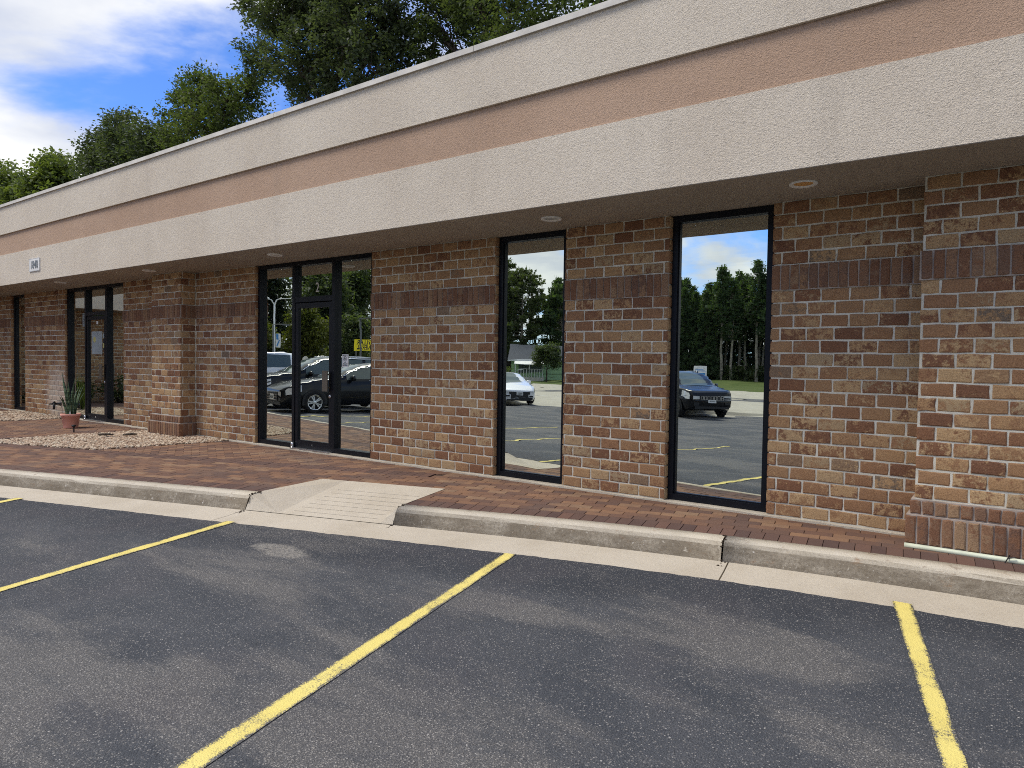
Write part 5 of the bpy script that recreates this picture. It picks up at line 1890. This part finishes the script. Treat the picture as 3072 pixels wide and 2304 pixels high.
van = Car(5.05, [(0, .88), (.2, 1.02), (.7, 1.12), (1.25, 1.18), (1.5, 1.24), (2.0, 1.50), (2.5, 1.68), (3.0, 1.735), (4.2, 1.72), (4.7, 1.64), (4.95, 1.25), (5.05, 1.1)],
          [(0, .84), (.2, .94), (.7, 1.03), (1.4, 1.08), (3.5, 1.12), (4.8, 1.14), (5.05, 1.06)],
          [(0, .72), (.12, .84), (.4, .94), (.9, .985), (4.4, .985), (4.85, .93), (5.05, .86)],
          [(0, .32), (.4, .24), (4.6, .24), (5.05, .4)], .95, 2.95, .37, .26)
wsuv = Car(5.3, [(0, 1.0), (.2, 1.12), (.7, 1.20), (1.4, 1.26), (1.6, 1.32), (2.1, 1.66), (2.5, 1.88), (3.0, 1.93), (4.7, 1.92), (5.1, 1.84), (5.25, 1.5), (5.3, 1.2)],
           [(0, .95), (.2, 1.04), (.7, 1.14), (1.5, 1.20), (5.0, 1.24), (5.3, 1.14)],
           [(0, .85), (.12, .93), (.4, .99), (.9, 1.01), (4.8, 1.01), (5.2, .97), (5.3, .93)],
           [(0, .40), (.4, .30), (4.9, .30), (5.3, .45)], .98, 2.95, .40, .22)
hatch = Car(4.6, [(0, .70), (.2, .80), (.7, .93), (1.2, 1.02), (1.4, 1.07), (1.9, 1.29), (2.35, 1.43), (2.8, 1.47), (3.3, 1.43), (3.9, 1.22), (4.4, 1.10), (4.6, .95)],
            [(0, .66), (.2, .75), (.7, .86), (1.3, .94), (3.0, 1.0), (4.3, 1.03), (4.6, .9)],
            [(0, .68), (.12, .78), (.4, .87), (.9, .915), (3.9, .915), (4.4, .86), (4.6, .74)],
            [(0, .24), (.4, .18), (4.2, .19), (4.6, .32)], .93, 2.70, .325)
comp = Car(4.4, [(0, .90), (.2, 1.0), (.6, 1.07), (1.1, 1.13), (1.3, 1.18), (1.75, 1.42), (2.15, 1.60), (2.6, 1.655), (3.5, 1.63), (4.05, 1.54), (4.3, 1.2), (4.4, 1.05)],
           [(0, .86), (.2, .94), (.6, 1.0), (1.2, 1.05), (3.0, 1.09), (4.1, 1.13), (4.4, 1.0)],
           [(0, .74), (.12, .84), (.4, .91), (.8, .935), (3.8, .935), (4.2, .89), (4.4, .80)],
           [(0, .36), (.4, .26), (4.0, .26), (4.4, .42)], .90, 2.64, .355, .3)
hk = (-.27, .963)
def lot(x, y): return (x, y, gz(y) + .002)
build_car(sedan, 'black saloon car with many-spoked silver wheel and chrome window line, mirrored in door two', 'car', GC, 'paint_black', 'rim', lot(-17.15, -7.33), hk, True, ((1.95, 2.95), (3.05, 3.95)), 'bars', False, (1.55, 2.65), (3.75, 4.6), 10)
build_car(van, 'black large car with chrome roof rails standing behind the black saloon', 'car', GC, 'paint_black', 'rim', lot(-19.75, -8.0), hk, True, ((1.8, 2.85), (2.97, 3.85), (3.97, 4.7)), 'bars', True, (1.35, 2.5), None, 10)
wl_ = (-25.0, -7.55)
build_car(wsuv, 'white large car with dark windows parked past the two black ones', 'car', GC, 'paint_white', 'rim', lot(*wl_), hk, False, ((1.95, 2.85), (2.97, 3.8), (3.92, 4.95)), 'flat', False, (1.45, 2.45), None, 6)
build_car(hatch, 'white car with slim black grille turning in by the road', 'car', GC, 'paint_white', 'rim', (-18.05, -19.55, gz(-19.55)), (.80, .60), False, ((1.7, 2.6), (2.7, 3.5)), 'flat', False, (1.25, 2.35), (3.35, 4.2), 10)
build_car(comp, 'black compact car with seven-slot chrome grille facing the right window', 'car', GC, 'paint_black', 'rim_dark', (-8.95, -18.95, gz(-18.95)), (.74, .67), False, ((1.6, 2.5), (2.6, 3.35), (3.45, 4.0)), 'slots', True, (1.15, 2.2), None, 5)

# ------------------------------------------------------------------ green house, shop, street furniture
MAT['siding'] = simple('green_siding', (0.34, 0.50, 0.27), 0.7, 0.2, var=.08)
MAT['shingle'] = simple('grey_shingle', (0.10, 0.105, 0.115), 0.9, 0.1, var=.25, scale=12)
MAT['shop_dark'] = simple('dark_shop_wall', (0.045, 0.036, 0.030), 0.8)
MAT['yellow_sign'] = simple('yellow_sign', (0.80, 0.66, 0.02), 0.5, 0.3, var=.04)
MAT['steel'] = simple('grey_steel_pole', (0.11, 0.115, 0.11), 0.5)
MAT['blue'] = simple('blue_print', (0.05, 0.22, 0.50), 0.6)
hx, hy = -53.8, -68.6
hz = gz(hy) - .02
ang = math.atan2(6.2 - hy, 0.5 - hx) - math.radians(52)     # the house's gable faces the road at an angle
house = empty('green_house', (hx, hy, hz), math.radians(58), 'small light green clapboard house with grey gable roof and porch', 'house')
HL, HW, HE, HR = 9.0, 7.4, 2.75, 4.5     # ridge along local Y, gable end at local +X? local X is across
wb_ = MB()
wb_.add([(-HW / 2, 0, 0), (HW / 2, 0, 0), (HW / 2, 0, HE), (0, 0, HR), (-HW / 2, 0, HE), (-HW / 2, -HL, 0), (HW / 2, -HL, 0), (HW / 2, -HL, HE), (0, -HL, HR), (-HW / 2, -HL, HE)],
        [(0, 1, 2, 3, 4), (9, 8, 7, 6, 5), (1, 6, 7, 2), (5, 0, 4, 9)])
wallo = wb_.build('wall', MAT['siding'], house)
nB = 16
for i in range(nB):                 # lap boards on gable end and right side, each its own piece
    z0 = i * .19; z1 = z0 + .185
    if z0 > HR - .2: break
    def wid(z): return HW / 2 if z <= HE else HW / 2 * (HR - z) / (HR - HE)
    b = MB()
    a0, a1 = wid(z0), max(.05, wid(z1))
    b.add([(-a0, .035, z0), (a0, .035, z0), (a1, .010, z1), (-a1, .010, z1), (-a0, .005, z0), (a0, .005, z0)], [(0, 1, 2, 3), (4, 5, 1, 0)])
    if z1 < HE:
        b.add([(HW / 2 + .035, 0, z0), (HW / 2 + .035, -HL, z0), (HW / 2 + .01, -HL, z1), (HW / 2 + .01, 0, z1)], [(0, 1, 2, 3)])
        b.add([(-HW / 2 - .035, 0, z0), (-HW / 2 - .035, -HL, z0), (-HW / 2 - .01, -HL, z1), (-HW / 2 - .01, 0, z1)], [(0, 3, 2, 1)])
    b.build('board', MAT['siding'], wallo)
rf = MB()
o_ = .45
for sd in (1, -1):
    ex = HW / 2 + o_; ez = HE - o_ * (HR - HE) / (HW / 2)
    rf.add([(0, o_, HR + .12), (sd * ex, o_, ez + .12), (sd * ex, -HL - o_, ez + .12), (0, -HL - o_, HR + .12), (0, o_, HR + .02), (sd * ex, o_, ez + .02), (sd * ex, -HL - o_, ez + .02), (0, -HL - o_, HR + .02)],
           [(0, 1, 2, 3), (4, 7, 6, 5), (1, 5, 6, 2), (0, 4, 5, 1), (3, 2, 6, 7)])
rfo = rf.build('roof', MAT['shingle'], house)
bgd = MB()
for sd in (1, -1):
    ex = HW / 2 + o_; ez = HE - o_ * (HR - HE) / (HW / 2)
    bgd.add([(0, o_ + .02, HR + .12), (sd * ex, o_ + .02, ez + .12), (sd * ex, o_ + .02, ez - .10), (0, o_ + .02, HR - .10)], [(0, 1, 2, 3)])
    bgd.add([(sd * (ex + .02), o_, ez + .12), (sd * (ex + .02), -HL - o_, ez + .12), (sd * (ex + .02), -HL - o_, ez - .06), (sd * (ex + .02), o_, ez - .06)], [(0, 1, 2, 3)])
bgd.build('bargeboard', MAT['white'], rfo)
for (a, c, z0, z1) in ((-1.3, .3, .95, 2.1), (1.2, 2.4, .95, 2.1)):
    w = MB(); w.box(a, c, .036, .07, z0, z1); wo_ = w.build('window', MAT['white'], house)
    for h_ in (0, 1):
        w = MB(); w.box(a + .1 + h_ * (c - a - .15) / 2, a + .05 + (h_ + 1) * (c - a - .05) / 2 - .03, .0705, .08, z0 + .1, z1 - .1); w.build('pane', MAT['car_glass'], wo_)
# porch on the local +X side
ph_ = MB(); ph_.box(HW / 2 + .04, HW / 2 + 2.2, -4.2, -.6, 0, .45); pf = ph_.build('porch_floor', MAT['offwhite'], house)
for i in range(11):
    b = MB(); b.box(HW / 2 + 2.1, HW / 2 + 2.15, -4.1 + i * .34, -4.03 + i * .34, .451, 1.35); b.build('baluster', MAT['white'], pf)
b = MB(); b.box(HW / 2 + 2.08, HW / 2 + 2.17, -4.2, -.6, 1.351, 1.42); b.build('handrail', MAT['white'], pf)
b = MB()
b.add([(HW / 2 + .05, -4.3, 2.55), (HW / 2 + .05, -.5, 2.55), (HW / 2 + 2.4, -.5, 2.12), (HW / 2 + 2.4, -4.3, 2.12), (HW / 2 + .05, -4.3, 2.45), (HW / 2 + .05, -.5, 2.45), (HW / 2 + 2.4, -.5, 1.98), (HW / 2 + 2.4, -4.3, 1.98)], [(0, 1, 2, 3), (7, 6, 5, 4), (3, 2, 6, 7), (1, 5, 6, 2), (0, 3, 7, 4)])
b.build('awning', MAT['white'], house)
for y in (-4.15, -2.4, -.65):
    b = MB(); b.box(HW / 2 + 2.05, HW / 2 + 2.2, y - .06, y + .06, 1.421, 1.99); b.build('porch_post', MAT['white'], house)
b = MB(); b.box(HW / 2 + .037, HW / 2 + .06, -3.9, -.9, 1.0, 2.3); b.build('window', MAT['car_glass'], house)

htb = (-45.4, -63.9, gz(-63.5) - .1)
tree(htb, [(htb[0] + dx, htb[1] + dy, htb[2] + z, r) for dx, dy, z, r in ((0, 0, 3.4, 1.2), (-1.3, -.6, 3.0, 1.0), (1.2, .5, 2.9, 1.1), (.6, -.4, 4.1, .9), (-.7, .3, 4.0, .9), (1.8, .9, 2.4, .8), (-1.9, -.8, 2.5, .7))],
     'leaf_mid', .22, 401, 'small round tree with three dark stems in front of the green house', dens=1.6, cl=.6, per=44, trunk_r=.09)
bush_thing(-49.5, -59.5, 1.9, 1.9, 'leaf_mid', 402, 'clipped round hedge left of the porch of the green house', None, 'hedge', .16)

shop = empty('shop', (-72.0, -85.5, gz(-80) - .1), math.radians(40), 'low dark shop with yellow name sign behind the green house', 'building')
b = MB(); b.box(-8, 8, -8, 0, 0, 4.6); b.build('wall', MAT['shop_dark'], shop)
b = MB(); b.box(-8.2, 8.2, -8.2, .2, 4.601, 4.8); b.build('roof', MAT['shingle'], shop)
for i in range(4):
    b = MB(); b.box(-6.5 + i * 3.4, -3.8 + i * 3.4, .001, .04, .3, 2.4); b.build('window', MAT['car_glass'], shop)
def mesh_text(name, s, size, mat, parent, loc, rot, sx=1.0, ext=0.004, bold=0.0):
    o = text_obj(name, s, size, mat, parent, loc, rot, sx=sx, ext=ext)
    o.data.offset = bold
    return o
sg = MB(); sg.box(-4.6, 4.6, .001, .15, 2.95, 3.95); so = sg.build('sign_board', MAT['yellow_sign'], shop)
mesh_text('lettering', 'DOLLAR GENERAL', .82, MAT['black'], so, (0, .155, 3.45), (PI / 2, 0, PI), 1.12, .004, .012)

def face_point(x, y, tx=-7.0, ty=0.0): return math.atan2(ty - y, tx - x) - PI / 2
ys_ = empty('shop_sign', (-40.9, -31.1, gz(-31) - .05), face_point(-40.9, -31.1), 'yellow roadside sign with black shop name, two lines', 'sign')
b = MB(); b.box(-.95, .95, -.08, .08, 2.85, 3.65); yb = b.build('board', MAT['yellow_sign'], ys_)
b = MB(); b.tube([(-.8, 0, 0), (-.8, 0, 2.86)], .05, 8); b.tube([(.8, 0, 0), (.8, 0, 2.86)], .05, 8); b.build('post', MAT['steel'], ys_)
mesh_text('lettering', 'DOLLAR', .40, MAT['black'], yb, (0, .0805, 3.43), (PI / 2, 0, PI), 1.0, .003, .008)
mesh_text('lettering', 'GENERAL', .40, MAT['black'], yb, (0, .0805, 3.06), (PI / 2, 0, PI), .86, .003, .008)

def lamp(x, y, h, label):
    e = empty('street_lamp', (x, y, gz(y) - .05), face_point(x, y), label, 'street lamp', 'street lamps across the lot')
    return e
l1 = lamp(-46.8, -26.8, 7, 'white street lamp with two curved arms and a banner')
b = MB(); b.tube([(0, 0, 0), (0, 0, 3), (0, 0, 6.35)], [.085, .075, .06], 10); b.build('pole', MAT['white'], l1, True)
for sd in (1, -1):
    b = MB(); b.tube([(0, 0, 6.3), (sd * .2, 0, 6.62), (sd * .5, 0, 6.8), (sd * .95, 0, 6.84)], .045, 8); b.build('arm', MAT['white'], l1, True)
    b = MB(); b.box(sd * .95 - .2, sd * .95 + .2, -.08, .08, 6.79, 6.87); b.build('lamp_head', MAT['white'], l1)
b = MB(); b.box(.10, .46, -.008, .008, 2.9, 4.0); bn = b.build('banner', MAT['white'], l1)
b = MB(); b.box(.14, .30, .0085, .012, 3.62, 3.95); b.add([(.14, .0086, 2.98), (.24, .0086, 2.98), (.42, .0086, 3.6), (.34, .0086, 3.6)], [(0, 1, 2, 3)]); b.build('banner_print', MAT['blue'], bn)
l2 = lamp(-42.0, -23.4, 4.5, 'thin grey lamp with one short arm beside the white street lamp')
b = MB(); b.tube([(0, 0, 0), (0, 0, 4.45)], .06, 8); b.build('pole', MAT['steel'], l2, True)
b = MB(); b.tube([(0, 0, 4.42), (.8, 0, 4.45)], .04, 6); b.box(.6, 1.05, -.12, .12, 4.38, 4.48); b.build('lamp_head', MAT['steel'], l2)
l3 = lamp(-40.8, -30.4, 5.4, 'tall dark lamp pole with a box head beside the yellow sign')
b = MB(); b.tube([(0, 0, 0), (0, 0, 5.3)], .08, 8); b.build('pole', MAT['steel'], l3, True)
b = MB(); b.box(-.1, 1.0, -.2, .2, 5.25, 5.4); b.build('lamp_head', MAT['steel'], l3)
l4 = empty('lot_lamp', (-16.6, -22.4, gz(-22.4) + .14), face_point(-16.6, -22.4, -3.5), 'dark box light on a pole past the window edge by the driveway', 'street lamp')
b = MB(); b.tube([(0, 0, 0), (0, 0, 5.05)], .07, 8); b.build('pole', MAT['steel'], l4, True)
b = MB(); b.box(.05, .85, -.2, .2, 4.95, 5.10); b.build('lamp_head', MAT['steel'], l4)
rp = empty('reflector_post', (-38.6, -23.6, gz(-23.6)), face_point(-38.6, -23.6), 'short post with a round pale reflector behind the black van', 'post')
b = MB(); b.tube([(0, 0, 0), (0, 0, 1.9)], .03, 6); b.build('post', MAT['steel'], rp)
b = MB(); b.lathe([(0, -.012), (.17, -.012), (.17, .012), (0, .012)], 18, Matrix.Translation((0, 0, 2.0)) @ Matrix.Rotation(PI / 2, 4, 'X')); b.build('reflector', MAT['offwhite'], rp)

cs = empty('yard_sign', (-16.6, -38.9, gz(-38.9)), face_point(-16.6, -38.9, -1.5), 'white yard sign with blue print by the dark road strip behind the black compact car', 'sign')
b = MB(); b.box(-.42, .42, -.01, .01, .95, 1.95); bo = b.build('panel', MAT['white'], cs)
b = MB(); b.tube([(-.3, 0, -.1), (-.3, 0, .96)], .012, 5); b.tube([(.3, 0, -.1), (.3, 0, .96)], .012, 5); b.build('wire_leg', MAT['steel'], cs)
b = MB()
for i in range(3): b.box(-.32, .30 - .1 * (i % 2), .0102, .012, 1.82 - i * .09, 1.86 - i * .09)
b.box(-.34, .34, .0102, .012, 1.30, 1.55); b.box(-.28, -.16, .0102, .0125, 1.18, 1.29); b.box(.12, .28, .0102, .0125, 1.18, 1.29)
b.build('print', MAT['blue'], bo)

# a few shrubs and tall grass at the foot of the wing, mirrored in the left door
for i, (x, y, H, r_, lab) in enumerate(((-20.7, -1.5, .7, .45, 'low shrub at the foot of the side wing, nearest the corner'), (-20.6, -2.5, .6, .5, 'low shrub at the foot of the side wing, middle one'), (-20.6, -3.5, .75, .45, 'low shrub at the foot of the side wing, nearest the lot'))):
    e = bush_thing(x, y, H, r_, 'leaf_mid', 420 + i, lab, 'shrubs at the foot of the side wing', 'shrub', .09)
    e.location.z = wz(y)
gg = random.Random(9)
b = MB()
for i in range(120):
    a = gg.uniform(0, 6.28); rr = gg.uniform(0, .16)
    x, y = rr * math.cos(a), rr * math.sin(a)
    H = gg.uniform(.5, .95); dx, dy = math.cos(a) * gg.uniform(.05, .35), math.sin(a) * gg.uniform(.05, .35)
    w = .006
    b.add([(x - w, y, 0), (x + w, y, 0), (x + dx * .4 + w, y + dy * .4, H * .65), (x + dx * .4 - w, y + dy * .4, H * .65), (x + dx, y + dy, H)], [(0, 1, 2, 3), (3, 2, 4)])
tag(b.build('ornamental_grass', MAT['leaf_mid'], None, loc=(-17.0, -1.0, wz(-1.0))), 'tuft of tall thin grass in the far pebble bed', 'grass tuft')

# flat text becomes real mesh objects
bpy.context.view_layer.update()
dg = bpy.context.evaluated_depsgraph_get()
for o in [o for o in bpy.data.objects if o.type == 'FONT']:
    me = bpy.data.meshes.new_from_object(o.evaluated_get(dg))
    nmn = o.name
    n2 = link(nmn.split('.')[0], me, o.parent)
    n2.matrix_basis = o.matrix_basis.copy()
    bpy.data.objects.remove(o, do_unlink=True)
